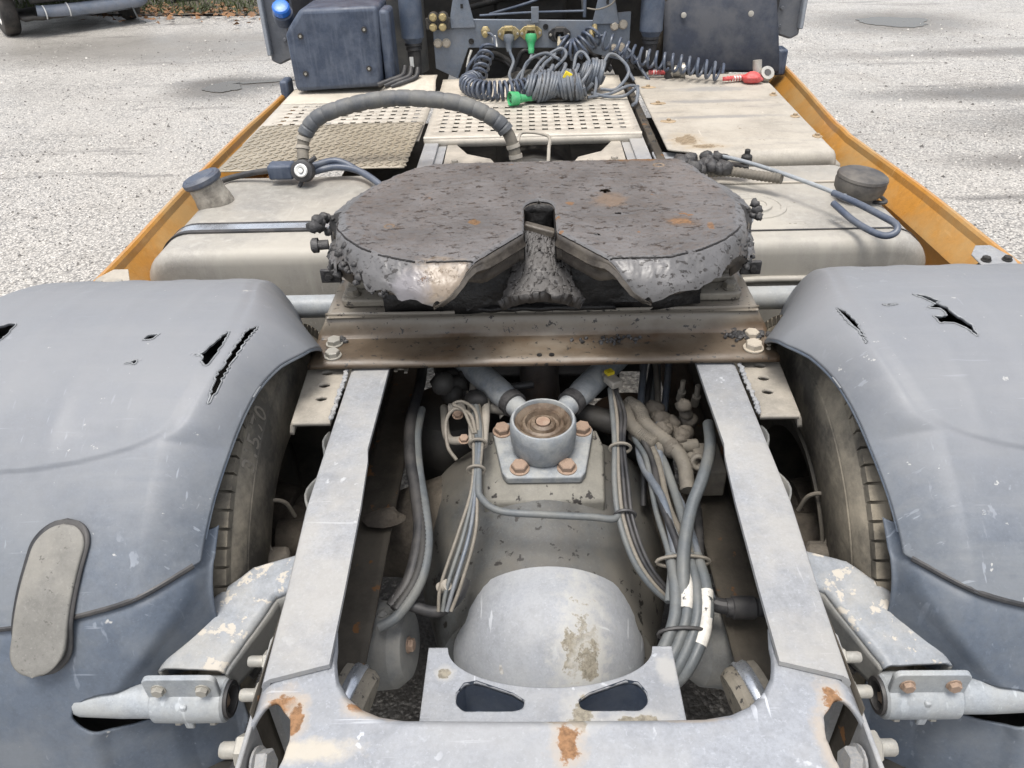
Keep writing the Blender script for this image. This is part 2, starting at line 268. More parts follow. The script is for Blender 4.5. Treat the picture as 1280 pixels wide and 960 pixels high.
def greased_plate():
    m = bpy.data.materials.new('greased_plate'); m.use_nodes = True; n = m.node_tree; N = n.nodes; L = n.links; b = N['Principled BSDF']
    tc = N.new('ShaderNodeTexCoord')
    def noi(scale, det, stretch=(1, 1, 1), rot=0):
        t = N.new('ShaderNodeTexNoise'); t.inputs['Scale'].default_value = scale; t.inputs['Detail'].default_value = det; t.inputs['Roughness'].default_value = .62
        mp = N.new('ShaderNodeMapping'); mp.inputs['Scale'].default_value = stretch; mp.inputs['Rotation'].default_value = (0, 0, rot)
        L.new(tc.outputs['Object'], mp.inputs['Vector']); L.new(mp.outputs[0], t.inputs['Vector']); return t.outputs['Fac']
    def rng(s, a, b_, c=0., d=1.):
        r = N.new('ShaderNodeMapRange'); r.inputs[1].default_value = a; r.inputs[2].default_value = b_; r.inputs[3].default_value = c; r.inputs[4].default_value = d
        L.new(s, r.inputs[0]); return r.outputs[0]
    def mix(f, a, c):
        x = N.new('ShaderNodeMix'); x.data_type = 'RGBA'; L.new(f, x.inputs[0])
        for i, q in ((6, a), (7, c)):
            if isinstance(q, tuple): x.inputs[i].default_value = (*q, 1)
            else: L.new(q, x.inputs[i])
        return x.outputs[2]
    c = mix(rng(noi(7, 9), .35, .65), (.083, .081, .081), (.130, .126, .126))
    flake = rng(noi(64, 6, (.75, 1.25, 1)), .592, .612)          # torn flakes in the film of grease
    c = mix(flake, c, (.03, .026, .024))
    c = mix(rng(noi(150, 4), .60, .66), c, (.05, .045, .042))
    c, _ = add_spots(n, tc, c, [((.30, 1.548, 1.24), (.026, .020, .03), (.20, .115, .06), (.10, .07, .05)), ((.36, 1.525, 1.24), (.010, .022, .03), (.19, .11, .06), None), ((-.14, 1.57, 1.24), (.016, .016, .03), (.17, .10, .05), None), ((.25, 1.952, 1.235), (.06, .012, .03), (.18, .095, .045), (.10, .07, .05)), ((.07, 1.665, 1.24), (.012, .012, .03), (.19, .11, .06), None), ((.16, 1.68, 1.24), (.03, .03, .03), None, (.15, .11, .08)), ((-.195, 1.35, 1.21), (.045, .03, .05), None, (.26, .205, .15)), ((-.26, 1.34, 1.21), (.03, .02, .05), None, (.20, .19, .20))])
    bare = rng(noi(17, 5, (.8, 1.2, 1)), .672, .682)           # bare rusty metal
    c = mix(bare, c, (.16, .085, .04))
    L.new(c, b.inputs['Base Color'])
    L.new(rng(noi(30, 4), .3, .7, .30, .52), b.inputs['Roughness'])
    b.inputs['Specular IOR Level'].default_value = .55
    prev = None
    for s, st, d in ((flake, -.6, .003), (noi(130, 3, (.6, 1.2, 1)), .22, .002), (noi(28, 5), .18, .005), (bare, -.6, .002)):
        k = N.new('ShaderNodeBump'); k.inputs['Strength'].default_value = abs(st); k.inputs['Distance'].default_value = d; k.invert = st < 0
        L.new(s, k.inputs['Height'])
        if prev: L.new(prev, k.inputs['Normal'])
        prev = k.outputs[0]
    L.new(prev, b.inputs['Normal']); MATS['greased_plate'] = m
greased_plate()

# ------------------------------------------------------------------ mesh helpers
WORLD = {}
def place(o, parent, basis=None):
    COL.objects.link(o)
    basis = basis or Matrix.Identity(4)
    WORLD[o] = basis
    if parent is not None:
        o.parent = parent; o.matrix_parent_inverse = WORLD[parent].inverted()
    o.matrix_basis = basis
    return o
def tag(o, label=None, cat=None, group=None, kind=None):
    for k, v in (('label', label), ('category', cat), ('group', group), ('kind', kind)):
        if v: o[k] = v
    return o
def root(name, loc, label, cat, group=None):
    o = bpy.data.objects.new(name, None); o.empty_display_size = .2
    place(o, None, Matrix.Translation(loc)); return tag(o, label, cat, group)
def instance(src, name, parent, basis):
    o = bpy.data.objects.new(name, src.data); place(o, parent, basis); return o
def frame_from(z, x=None):
    z = Vector(z).normalized()
    if x is None: x = Vector((1, 0, 0)) if abs(z.x) < .9 else Vector((0, 1, 0))
    y = z.cross(Vector(x)).normalized(); x = y.cross(z)
    return Matrix((x, y, z)).transposed()
def spline(pts, k=6, closed=False):
    P = [Vector(p) for p in pts]; out = []; n = len(P)
    rngn = n if closed else n-1
    for i in range(rngn):
        p1 = P[i]; p2 = P[(i+1) % n]
        p0 = P[i-1] if (i > 0 or closed) else p1*2-p2
        p3 = P[(i+2) % n] if (i+2 < n or closed) else p2*2-p1
        for j in range(k):
            t = j/k
            out.append(.5*((2*p1)+(p2-p0)*t+(2*p0-5*p1+4*p2-p3)*t*t+(3*p1-p0-3*p2+p3)*t**3))
    if not closed: out.append(P[-1].copy())
    return out
class MB:
    def __init__(s): s.v = []; s.f = []
    def add(s, vs, fs):
        o = len(s.v); s.v += [tuple(v) for v in vs]; s.f += [tuple(i+o for i in f) for f in fs]; return s
    def box(s, c, d, rot=None):
        c = Vector(c); pts = []
        for x in (-.5, .5):
            for y in (-.5, .5):
                for z in (-.5, .5):
                    q = Vector((x*d[0], y*d[1], z*d[2]))
                    if rot is not None: q = rot @ q
                    pts.append(c+q)
        return s.add(pts, [(0, 1, 3, 2), (4, 6, 7, 5), (0, 4, 5, 1), (2, 3, 7, 6), (0, 2, 6, 4), (1, 5, 7, 3)])
    def prism(s, poly, o, ex, ey, d):
        """polygon (u,v) in the plane o + u*ex + v*ey, extruded by vector d"""
        o, ex, ey, d = Vector(o), Vector(ex), Vector(ey), Vector(d); n = len(poly)
        a = [o+ex*u+ey*v for u, v in poly]
        return s.add(a+[p+d for p in a], [tuple(range(n-1, -1, -1)), tuple(range(n, 2*n))]+[(i, (i+1) % n, n+(i+1) % n, n+i) for i in range(n)])
    def tube(s, path, r, n=10, caps=True, closed=False):
        P = [Vector(p) for p in path]; m = len(P)
        R = r if isinstance(r, (list, tuple)) else [r]*m
        T = []
        for i in range(m):
            a = P[i-1] if (i > 0 or closed) else P[i]; b = P[(i+1) % m] if (i < m-1 or closed) else P[i]
            T.append((b-a).normalized() if (b-a).length > 1e-9 else Vector((0, 0, 1)))
        N = frame_from(T[0]).col[0].copy(); vs = []; fs = []
        for i in range(m):
            N = (N-T[i]*N.dot(T[i]))
            N = N.normalized() if N.length > 1e-6 else frame_from(T[i]).col[0].copy()
            B = T[i].cross(N)
            for j in range(n):
                a = 2*pi*j/n; vs.append(P[i]+(N*cos(a)+B*sin(a))*R[i])
        for i in range(m if closed else m-1):
            k = (i+1) % m
            for j in range(n):
                fs.append((i*n+j, i*n+(j+1) % n, k*n+(j+1) % n, k*n+j))
        if caps and not closed: fs += [tuple(range(n-1, -1, -1)), tuple(range((m-1)*n, m*n))]
        return s.add(vs, fs)
    def lathe(s, prof, o, ax, n=32, x=None, a0=0, a1=2*pi):
        """profile [(radius, height)] turned about the axis ax through o"""
        F = frame_from(ax, x); o = Vector(o); vs = []; fs = []; full = abs(a1-a0-2*pi) < 1e-6; c = n if full else n+1
        for r, h in prof:
            for j in range(c):
                a = a0+(a1-a0)*j/n
                vs.append(o+F @ Vector((r*cos(a), r*sin(a), h)))
        for i in range(len(prof)-1):
            for j in range(n):
                k = (j+1) % c
                fs.append((i*c+j, i*c+k, (i+1)*c+k, (i+1)*c+j))
        return s.add(vs, fs)
    def grid(s, fn, nu, nv, keep=None):
        vs = [fn(i/nu, j/nv) for i in range(nu+1) for j in range(nv+1)]; fs = []
        for i in range(nu):
            for j in range(nv):
                if keep and not keep((i+.5)/nu, (j+.5)/nv): continue
                fs.append((i*(nv+1)+j, (i+1)*(nv+1)+j, (i+1)*(nv+1)+j+1, i*(nv+1)+j+1))
        return s.add(vs, fs)
    def blob(s, c, r, sub=2, amp=.35, freq=2.2, seed=0):
        bm = bmesh.new(); bmesh.ops.create_icosphere(bm, subdivisions=sub, radius=1)
        r = Vector(r) if not isinstance(r, (int, float)) else Vector((r, r, r)); vs = []
        for v in bm.verts:
            k = 1+amp*mnoise.noise(v.co*freq+Vector((seed*7.3, seed*3.1, seed)))
            vs.append(Vector(c)+Vector((v.co.x*r.x, v.co.y*r.y, v.co.z*r.z))*k)
        fs = [tuple(v.index for v in f.verts) for f in bm.faces]; bm.free()
        return s.add(vs, fs)
    def mesh(s, name, mat, angle=38):
        me = bpy.data.meshes.new(name); me.from_pydata(s.v, [], s.f); me.update()
        bm = bmesh.new(); bm.from_mesh(me)
        loose = [v for v in bm.verts if not v.link_faces]
        if loose: bmesh.ops.delete(bm, geom=loose, context='VERTS')
        bmesh.ops.recalc_face_normals(bm, faces=bm.faces); bm.to_mesh(me); bm.free()
        me.polygons.foreach_set('use_smooth', [True]*len(me.polygons)); me.set_sharp_from_angle(angle=radians(angle))
        me.materials.append(MATS[mat]); return me
    def open_loops(s, box):
        """closed chains of open edges lying inside box(p)"""
        cnt = {}
        for f in s.f:
            for a, b in zip(f, f[1:]+f[:1]): k = (a, b) if a < b else (b, a); cnt[k] = cnt.get(k, 0)+1
        nb = {}
        for (a, b), c in cnt.items():
            if c == 1 and box(Vector(s.v[a])) and box(Vector(s.v[b])): nb.setdefault(a, []).append(b); nb.setdefault(b, []).append(a)
        seen = set(); out = []
        for st in nb:
            if st in seen: continue
            ch = [st]; seen.add(st); cur = st
            while True:
                nx = [q for q in nb[cur] if q not in seen]
                if not nx: break
                cur = nx[0]; seen.add(cur); ch.append(cur)
            if len(ch) > 5: out.append([Vector(s.v[i]) for i in ch])
        return out
    def relax(s, n=4, box=None):
        """even out the stair-steps that cutting leaves along open edges"""
        cnt = {}
        for f in s.f:
            for a, b in zip(f, f[1:]+f[:1]): k = (a, b) if a < b else (b, a); cnt[k] = cnt.get(k, 0)+1
        nb = {}
        for (a, b), c in cnt.items():
            if c == 1: nb.setdefault(a, []).append(b); nb.setdefault(b, []).append(a)
        for _ in range(n):
            new = {}
            for i, q in nb.items():
                if len(q) != 2: continue
                p = Vector(s.v[i]); 
                if box and not box(p): continue
                d1 = Vector(s.v[q[0]])-p; d2 = Vector(s.v[q[1]])-p
                new[i] = p+(d1+d2)*.25
            for i, p in new.items(): s.v[i] = tuple(p)
        return s
    def build(s, name, mat, parent=None, bevel=0, seg=2, solid=0, sub=0, angle=38, basis=None, offset=-1):
        o = bpy.data.objects.new(name, s.mesh(name, mat, angle)); place(o, parent, basis)
        if solid: q = o.modifiers.new('solid', 'SOLIDIFY'); q.thickness = solid; q.offset = offset
        if sub: q = o.modifiers.new('sub', 'SUBSURF'); q.levels = sub; q.render_levels = sub
        if bevel: q = o.modifiers.new('bevel', 'BEVEL'); q.width = bevel; q.segments = seg; q.limit_method = 'ANGLE'; q.angle_limit = radians(40); q.harden_normals = False
        return o
def smooth01(t): t = max(0., min(1., t)); return t*t*(3-2*t)
def interp(x, tab):
    if x <= tab[0][0]: return tab[0][1]
    for (a, b), (c, d) in zip(tab, tab[1:]):
        if x <= c: return b+(d-b)*(x-a)/(c-a)
    return tab[-1][1]
def sinterp(x, tab, w):
    return sum(interp(x+w*k/4, tab)*c for k, c in zip(range(-4, 5), (1, 2, 3, 4, 5, 4, 3, 2, 1)))/25
def lut(tab, w, lo, hi, n=1200):
    t = [sinterp(lo+(hi-lo)*k/n, tab, w) for k in range(n+1)]; sc = n/(hi-lo)
    def f(x):
        i = (x-lo)*sc
        if i <= 0: return t[0]
        if i >= n: return t[n]
        k = int(i); return t[k]+(t[k+1]-t[k])*(i-k)
    return f
def inside(p, poly):
    x, y = p; c = False; n = len(poly)
    for i in range(n):
        x1, y1 = poly[i]; x2, y2 = poly[(i+1) % n]
        if (y1 > y) != (y2 > y) and x < (x2-x1)*(y-y1)/(y2-y1)+x1: c = not c
    return c
def nz(x, y, z=0): return mnoise.noise(Vector((x, y, z)))
# bolts share one mesh per material
BOLT = {}
def bolt(parent, loc, axis, size=.02, mat='zinc_bolt', spin=0., washer=True):
    key = (mat, washer)
    if key not in BOLT:
        b = MB()
        if washer: b.lathe([(0, 0), (1.18, 0), (1.18, .16), (.8, .2)], (0, 0, 0), (0, 0, 1), 18)
        z0 = .16
        b.lathe([(.98, z0), (.98, z0+.62), (.86, z0+.74), (0, z0+.74)], (0, 0, 0), (0, 0, 1), 6)
        BOLT[key] = b.mesh('bolt', mat, 30)
    o = bpy.data.objects.new('bolt', BOLT[key])
    Mx = Matrix.Translation(loc) @ frame_from(axis).to_4x4() @ Matrix.Rotation(spin, 4, 'Z') @ Matrix.Scale(size, 4)
    return place(o, parent, Mx)
TIE = {}
# ------------------------------------------------------------------ ground
g = MB(); g.grid(lambda u, v: ((u-.5)*600, (v-.35)*600, .004*nz((u-.5)*90, v*90)), 150, 150)
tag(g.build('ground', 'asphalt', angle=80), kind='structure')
def puddle(cx, cy, rx, ry, ang, seed):
    pts = []
    for k in range(90):
        a = 2*pi*k/90; r = 1+.38*nz(cos(a)*1.6+seed, sin(a)*1.6, seed)+.12*nz(cos(a)*6+seed, sin(a)*6, seed)
        x, y = cos(a)*rx*r, sin(a)*ry*r
        pts.append((cx+x*cos(ang)-y*sin(ang), cy+x*sin(ang)+y*cos(ang)))
    b = MB(); b.add([(x, y, .0055) for x, y in pts], [tuple(range(len(pts)))])
    return tag(b.build('puddle', 'puddle_water', angle=20), kind='structure')
puddle(-3.12, 8.15, .19, .20, radians(8), 1); puddle(-2.70, 8.35, .40, .045, radians(12), 2)
puddle(4.62, 10.62, .44, .34, radians(-8), 3)
puddle(-2.55, 9.9, .30, .13, 0, 5)

# loose pebbles on the asphalt: far too many to count
for seed_, name_, mt_, cnt_ in ((1, 'dark_pebbles', 'pebble_dark', 5200), (2, 'pale_pebbles', 'pebble_pale', 3600)):
    rnd = random.Random(seed_); vs = []; fs = []
    for k in range(cnt_):
        s_ = rnd.choice((-1, 1)); y = 1.2+9.5*rnd.random()**1.25; x = s_*(1.0+.12*y+rnd.random()**1.2*(2.2+.62*y)); r = rnd.uniform(.0035, .009)*(1+.9*(rnd.random() > .93)); a = rnd.random()*6.28
        o = len(vs)
        for j in range(5): vs.append((x+r*cos(a+j*1.257)*rnd.uniform(.7, 1.3), y+r*sin(a+j*1.257)*rnd.uniform(.7, 1.3), .001))
        vs.append((x+r*.2*cos(a), y+r*.2*sin(a), .003+r*rnd.uniform(.6, 1.0)))
        fs += [(o+j, o+(j+1) % 5, o+5) for j in range(5)]
    b = MB(); b.add(vs, fs); tag(b.build(name_, mt_, None, angle=80), 'loose %s grit scattered over the asphalt yard' % name_.split('_')[0], 'grit', kind='stuff')

# ------------------------------------------------------------------ the truck
truck = root('tractor_truck', (0, 1.35, 0), 'yellow lorry tractor unit seen from behind, grey chassis with greased coupling plate', 'truck')
SD = (-1, 1)
YA, ZA = 1.35, .52                     # rear axle
# frame rails: C channels open towards the middle
RAIL = [(.665, .405, .314), (.80, .412, .318), (.98, .424, .325), (1.10, .425, .333), (1.135, .425, .339), (1.30, .425, .338), (4.6, .425, .338)]
rails = {}
for s in SD:
    b = MB(); sec = []
    for Y, xo, xi in RAIL:
        zt = .968
        rr = .012
        sec.append([(xi, zt), (xi, zt-.009), (xo-.012, zt-.009), (xo-.009, zt-.02), (xo-.009, .70), (xo, .70), (xo, zt-rr), (xo-.004, zt-.004), (xo-rr, zt)])
    vs = []; fs = []; n = len(sec[0])
    for (Y, _, _), sc_ in zip(RAIL, sec): vs += [(s*x, Y-(.03*(x-.3)/.1 if Y < .7 else 0), z) for x, z in sc_]
    for i in range(len(RAIL)-1):
        for j in range(n): fs.append((i*n+j, i*n+(j+1) % n, (i+1)*n+(j+1) % n, (i+1)*n+j))
    fs += [tuple(range(n)), tuple(range((len(RAIL)-1)*n, len(RAIL)*n))]
    b.add(vs, fs); rails[s] = b.build('frame_rail', 'frame_paint', truck, angle=30)
    # lower flange with caked dirt
    b = MB(); b.grid(lambda u, v: (s*(.332+.084*v), .60+u*3.9, .703+.002*nz(u*40, v*4)), 60, 6)
    b.build('lower_flange', 'rusty_channel', rails[s], solid=.010)
    b = MB(); b.grid(lambda u, v: (s*.4135, .60+u*3.9, .715+.235*v), 30, 4)
    b.build('web_face', 'rusty_channel', rails[s], solid=.002)
    # outer bracket with three holes, folded down at its outer edge
    def plate(u, v, s=s): return (s*(.434+u*.10-.012*(1-v)*u), 1.235+v*.20, .957 if u < .9 else .957-.03*((u-.9)/.1)**1.6)
    HO = [(.470, 1.318), (.474, 1.368), (.478, 1.416)]
    b = MB()
    def keep(u, v, s=s):
        x, y, _ = plate(u, v, 1)
        return all(((x-hx)/.0125)**2+((y-hy)/.0085)**2 > 1 for hx, hy in HO)
    b.grid(plate, 60, 100, keep); b.relax(4, lambda p: abs(abs(p.x)-.474) < .03 and 1.29 < p.y < 1.432); br = b.build('side_bracket', 'bracket_dust', truck, solid=.009, angle=50)
    # thin flap hanging behind the bracket
    b = MB(); b.grid(lambda u, v: (s*(.437+.012*sin(u*9)+.02*v*u), 1.02+.22*u, .93-.20*v-.06*u*v), 14, 6); b.build('splash_flap', 'chamber_dust', truck, solid=.004)
    # weld bead between rail and bracket
    b = MB()
    for k in range(15): b.blob((s*(.430+.003*random.random()), 1.24+k*.013, .966), (.006, .009, .005), 1, .5, 3, k)
    b.build('weld_bead', 'frame_paint', rails[s])
# rust-stained mud lump on left flange
b = MB(); b.blob((-.345, 1.20, .72), (.045, .025, .015), 2, .6, 3, 4); tag(b.build('mud_lump', 'hub_dirt', rails[-1]), 'clump of dried mud')
b = MB()
for dx, dy, lx, ly in ((0, 0, .03, .008), (.012, 0, .008, .035), (-.012, .0, .008, .022)): b.box((-.322+dx, 1.47+dy, .93), (lx, ly, .004))
b.build('cable_clip', 'bracket_dust', rails[-1])

# rear crossmember: pressed sheet with rounded inner edge
def yi(x):
    x = abs(x); return interp(x, [(0, .586), (.2, .588), (.235, .594), (.262, .606), (.285, .625), (.302, .65), (.3135, .69), (.318, .73), (.43, .735)])
def xm(u, v):
    x = (u-.5)*2; x = .425*x; y1 = yi(x); y0 = .36; y = y0+(y1-y0)*v
    z = .957 + .0015*nz(x*9, y*9)
    ax = abs(x)
    if ax > .385: z -= .05*((ax-.385)/.04)**2
    if y < .47: z -= .9*(.47-y)**2*4
    e = y1-y
    if e < .016 and ax < .316: z -= .012*(1-e/.016)**2
    if y > .66 and ax > .31: z -= .010*smooth01((y-.66)/.05)
    return (x, y, z)
HOLES = [[(s*.402, .60), (s*.378, .612), (s*.352, .585), (s*.345, .555), (s*.352, .50), (s*.43, .46), (s*.43, .58)] for s in SD]
b = MB(); b.grid(xm, 240, 120, lambda u, v: not any(inside(xm(u, v)[:2], h) for h in HOLES))
b.relax(8, lambda p: abs(p.x) > .33 and p.y < .64); cross = b.build('rear_crossmember', 'rear_paint', truck, solid=.007, angle=50)
# peeled patches on the crossmember lip and the round cover
def patch(name, mat, parent, fn, pts, seed=0, thick=.0006):
    """a thin irregular crust lying on a surface: fn(x, y) -> point, pts its outline"""
    xs = [p[0] for p in pts]; ys = [p[1] for p in pts]; x0, x1, y0, y1 = min(xs), max(xs), min(ys), max(ys)
    b = MB(); nn = 64
    def kp(u, v):
        x = x0+(x1-x0)*u; y = y0+(y1-y0)*v; k = .16
        return inside((x+(x1-x0)*k*(nz(x*90, y*90, seed)+.7*nz(x*300, y*300, seed)), y+(y1-y0)*k*(nz(x*90+5, y*90, seed)+.7*nz(x*300+5, y*300, seed))), pts)
    b.grid(lambda u, v: fn(x0+(x1-x0)*u, y0+(y1-y0)*v), nn, nn, kp); b.relax(1)
    return b.build(name, mat, parent, solid=thick, angle=60, offset=1)
def on_cross(x, y):
    v = (y-.36)/(yi(x)-.36); p = xm(.5+x/.85, v); return (p[0], p[1], p[2]+.001)
for s in SD:
    b = MB(); b.prism([(.46, .72), (.60, .70), (.78, .74), (.80, .90), (.72, .945), (.60, .93), (.48, .925)], (s*.412, 0, 0), (0, 1, 0), (0, 0, 1), (s*.007, 0, 0))
    side = b.build('end_plate', 'frame_paint', cross, bevel=.002)
    for (y, z, k) in ((.715, .90, .017), (.668, .885, .019), (.585, .882, .023)):
        bolt(cross, (s*.420, y, z), (s, 0, 0), k, 'zinc_bolt', y*5)
        b = MB(); b.lathe([(0, .0), (.5*k, .0), (.5*k, .022), (.42*k, .025), (0, .025)], (s*(.42+k*.85), y, z), (s, 0, 0), 12); b.build('bolt_end', 'zinc_bolt', cross)
    bolt(cross, (s*.404, .56, .885), (-s, 0, .2), .022, 'frame_paint', .3)
    # lower closing plate seen through the corner opening
    b = MB(); b.box((s*.36, .52, .80), (.11, .16, .008)); b.build('gusset', 'rusty_channel', cross)

# shield plate with two slots below the crossmember
def slot_poly(s):
    return [(s*.150, .705), (s*.152, .725), (s*.140, .744), (s*.120, .748), (s*.060, .725), (s*.042, .712), (s*.045, .697), (s*.060, .693), (s*.138, .693)]
def shield(u, v):
    x = -.205+.41*u; ax = abs(x)
    top = .815 if ax > .172 else .735+(.08)*(1-sqrt(max(0, 1-(ax/.172)**2)))*.98
    y = .60+(top-.60)*v; return (x, y, .800-.05*(y-.69))
b = MB(); b.grid(shield, 190, 100, lambda u, v: not any(inside(shield(u, v)[:2], slot_poly(s)) for s in SD))
b.relax(14, lambda p: abs(p.x) < .16 and p.y < .76); sh = b.build('shield_plate', 'rear_paint', truck, solid=.008, angle=50)
for s in SD:   # slot throat, its shade put into the dark colour
    P = [Vector((x, y, .800)) for x, y in slot_poly(s)]
    b = MB(); b.add([p for p in P]+[p-Vector((0, 0, .085)) for p in P], [(i, (i+1) % 9, 9+(i+1) % 9, 9+i) for i in range(9)]+[tuple(range(9, 18))])
    b.build('slot_pocket', 'shock_black', sh)

# ------------------------------------------------------------------ rear axle
ax_o = (0, 0, .47)
b = MB(); b.lathe([(.0, 1.62), (.16, 1.60), (.22, 1.52), (.27, 1.46), (.305, 1.42), (.312, 1.36), (.305, 1.29), (.285, 1.20), (.258, 1.115), (.238, 1.05), (.225, 1.0), (.0, .99)], ax_o, (0, 1, 0), 72)
axle = b.build('axle_housing', 'axle_paint', truck, angle=30)
b = MB()
prof = [(.203, 1.06), (.2015, 1.02)]+[(.200*cos(t), 1.01-.165*sin(t)) for t in [k*pi/2/14 for k in range(15)]]
b.lathe(prof, (0.003, 0, .516), (0, 1, 0), 72); cover = b.build('differential_cover', 'cover_paint', axle, angle=50)
def on_cover(x, z, k=.0008):
    r = min(.9999, sqrt((x-.003)**2+(z-.516)**2)/.200); return (x, 1.03-.186*sqrt(1-r*r)-.0008, z)
for s in SD:
    b = MB(); b.tube([(s*.2, YA, .53), (s*.36, YA, .52), (s*.62, YA, .52)], [.15, .105, .10], 24); b.build('axle_tube', 'hub_dirt', axle)
# pedestal for the V stay on top of the housing
b = MB(); lo = [(-.128, 1.205, .70), (.128, 1.205, .70), (.150, 1.42, .70), (-.150, 1.42, .70)]
mid = [(-.130, 1.208, .755), (.130, 1.208, .755), (.140, 1.37, .775), (-.140, 1.37, .775)]
hi = [(-.090, 1.240, .778), (.090, 1.240, .778), (.125, 1.405, .795), (-.125, 1.405, .795)]
b.add(lo+mid+hi, [(0, 1, 5, 4), (1, 2, 6, 5), (2, 3, 7, 6), (3, 0, 4, 7), (4, 5, 9, 8), (5, 6, 10, 9), (6, 7, 11, 10), (7, 4, 8, 11), (8, 9, 10, 11), (3, 2, 1, 0)])
ped = b.build('stay_pedestal', 'bracket_side', truck, bevel=.006, seg=3)
b = MB(); pl = [(-.080, 1.238), (.080, 1.238), (.090, 1.255), (.115, 1.385), (.10, 1.41), (-.10, 1.41), (-.115, 1.385), (-.090, 1.255)]
b.prism(pl, (0, 0, .780), (1, 0, 0), (0, 1, .10), (0, -.002, .020)); b.v = [(x, y, z-.124) for x, y, z in b.v]
b.build('stay_base', 'bush_metal', ped, bevel=.004, seg=3)
for x, y in ((-.052, 1.262), (.050, 1.262), (-.092, 1.378), (.090, 1.378)): bolt(ped, (x, y, .798+.1*(y-1.238)+.002), (0, -.1, 1), .0185, 'rust_bolt', x*20)
# V stay: bush and two arms
bo = Vector((0, 1.325, .793)); bax = Vector((0, -.06, 1))
b = MB(); b.lathe([(.050, .008), (.060, .011), (.067, .026), (.071, .045), (.0725, .072), (.0715, .096), (.068, .102), (.064, .102), (.062, .094), (.062, .088)], bo, bax, 56)
stay = b.build('reaction_stay', 'bush_metal', truck, angle=50)
b = MB(); b.lathe([(.063, .090), (.057, .098), (.053, .092), (.048, .083), (.044, .090), (.039, .093), (.035, .082), (.029, .081), (.026, .090), (.018, .093), (.016, .086), (.010, .086), (.0, .089)], bo, bax, 48); b.build('bush_rings', 'rust_ring', stay, angle=25)
b = MB(); b.lathe([(.015, .088), (.015, .095), (.008, .097), (0, .097)], bo, bax, 20); b.build('bush_pin', 'rust_bolt', stay)
b = MB(); b.lathe([(.062, -.006), (.066, -.003), (.064, .003), (.05, .006)], bo, bax, 32); b.build('dust_boot', 'black_rubber', stay)
for s in SD:
    b = MB(); p = [(s*.035, 1.378, .855), (s*.07, 1.43, .858), (s*.095, 1.465, .86), (s*.33, 1.82, .86)]
    b.tube(p, [.022, .026, .031, .031], 20); b.build('stay_arm', 'bush_metal', stay)
    b = MB(); b.tube([(s*.062, 1.418, .858), (s*.075, 1.437, .859)], .031, 18); b.build('arm_collar', 'grease_lump', stay)
# dark driveline and tanks in the depth of the frame
b = MB(); b.lathe([(0, 0), (.11, 0), (.13, .06), (.10, .10), (.06, .14), (.055, 1.4)], (0, 1.58, .58), (0, 1, .03), 24); b.build('prop_shaft', 'dark_gear', truck)
for s in SD:
    b = MB(); prof = [(0, .80), (.06, .80), (.105, .785), (.125, .75), (.13, .70), (.115, .66), (.128, .60), (.115, .54), (.11, .36), (0, .35)]
    b.lathe([(r, z) for r, z in prof], (s*.235, 1.60, -.10 if s > 0 else -.06), (0, 0, 1), 36); b.build('air_spring', 'bellows_rubber', truck)
b = MB(); b.box((0, 2.1, .62), (.68, .08, .22)); b.box((0, 2.12, .52), (.5, .3, .1)); b.build('cross_brace', 'dark_gear', truck, bevel=.01)
b = MB(); b.lathe([(0, 0), (.16, 0), (.2, .05), (.2, .6), (.26, .75), (.3, 1.0)], (0, 2.9, .72), (0, 1, .02), 24); b.build('gearbox', 'dark_gear', truck)
# brake chambers and band-clamped cylinders behind the rails
for s in SD:
    b = MB(); o = (s*.415, .985, .575); A = (-s, -.10, .12)
    b.lathe([(.0, 0), (.085, 0), (.088, .03), (.088, .055), (.093, .058), (.093, .066), (.088, .07), (.083, .118), (.066, .140), (.058, .142), (.02, .136), (0, .136)], o, A, 40)
    ch = b.build('brake_chamber', 'chamber_dust', truck, angle=30)
    Av = Vector(A).normalized(); bolt(ch, Vector(o)+Av*.136, A, .014, 'rust_bolt', .4)
    b = MB(); b.blob(Vector(o)+Vector((-s*.09, 0, .092)), .012, 1); b.build('vent_plug', 'chamber_dust', ch)
    # shock absorber end with a chrome band
    o = (s*.39, .80, .655); A = (-s, -.25, -.28)
    b = MB(); b.lathe([(0, 0), (.075, 0), (.078, .01), (.078, .05), (.07, .062), (0, .066)], o, A, 40); sa = b.build('spring_seat', 'pedestal_metal', truck, angle=30)
    b = MB(); b.lathe([(.0795, .014), (.083, .018), (.083, .034), (.0795, .038)], o, A, 40); b.build('chrome_band', 'band_metal', sa, angle=60)
# ------------------------------------------------------------------ coupling: mounting beam
BP = [(1.405, .985), (1.50, .985), (1.514, .988), (1.522, .998), (1.528, 1.018), (1.538, 1.030), (1.555, 1.034), (1.88, 1.034), (1.90, 1.028), (1.912, 1.01), (1.925, .99), (1.94, .985), (2.02, .985)]
BP2 = spline([(y, z, 0) for y, z in BP], 3)
def beam(u, v):
    i = v*(len(BP2)-1); k = min(int(i), len(BP2)-2); p = BP2[k].lerp(BP2[k+1], i-k)
    h = smooth01((p.y-.985)/.05); hw = .515-.022*h
    x = (u-.5)*2*hw; return (x, p.x+.0012*nz(x*7, p.x*7), p.y+.0012*nz(x*6, p.x*9, 2))
b = MB(); b.grid(beam, 100, len(BP2)-1); mbeam = b.build('mounting_plate', 'beam_brown', truck, solid=.011, angle=50)
for x, y, k, m in ((-.472, 1.492, .0165, 'zinc_bolt'), (-.465, 1.440, .0165, 'zinc_bolt'), (.474, 1.492, .0165, 'dusty_bolt'), (.466, 1.442, .019, 'dusty_bolt')):
    bolt(mbeam, (x, y, .986), (0, 0, 1), k, m, x*9+y*30)
for x, y in ((.502, 1.452), (.498, 1.437)): bolt(mbeam, (x, y, .986), (0, 0, 1), .005, 'dusty_bolt', washer=False)
b = MB()
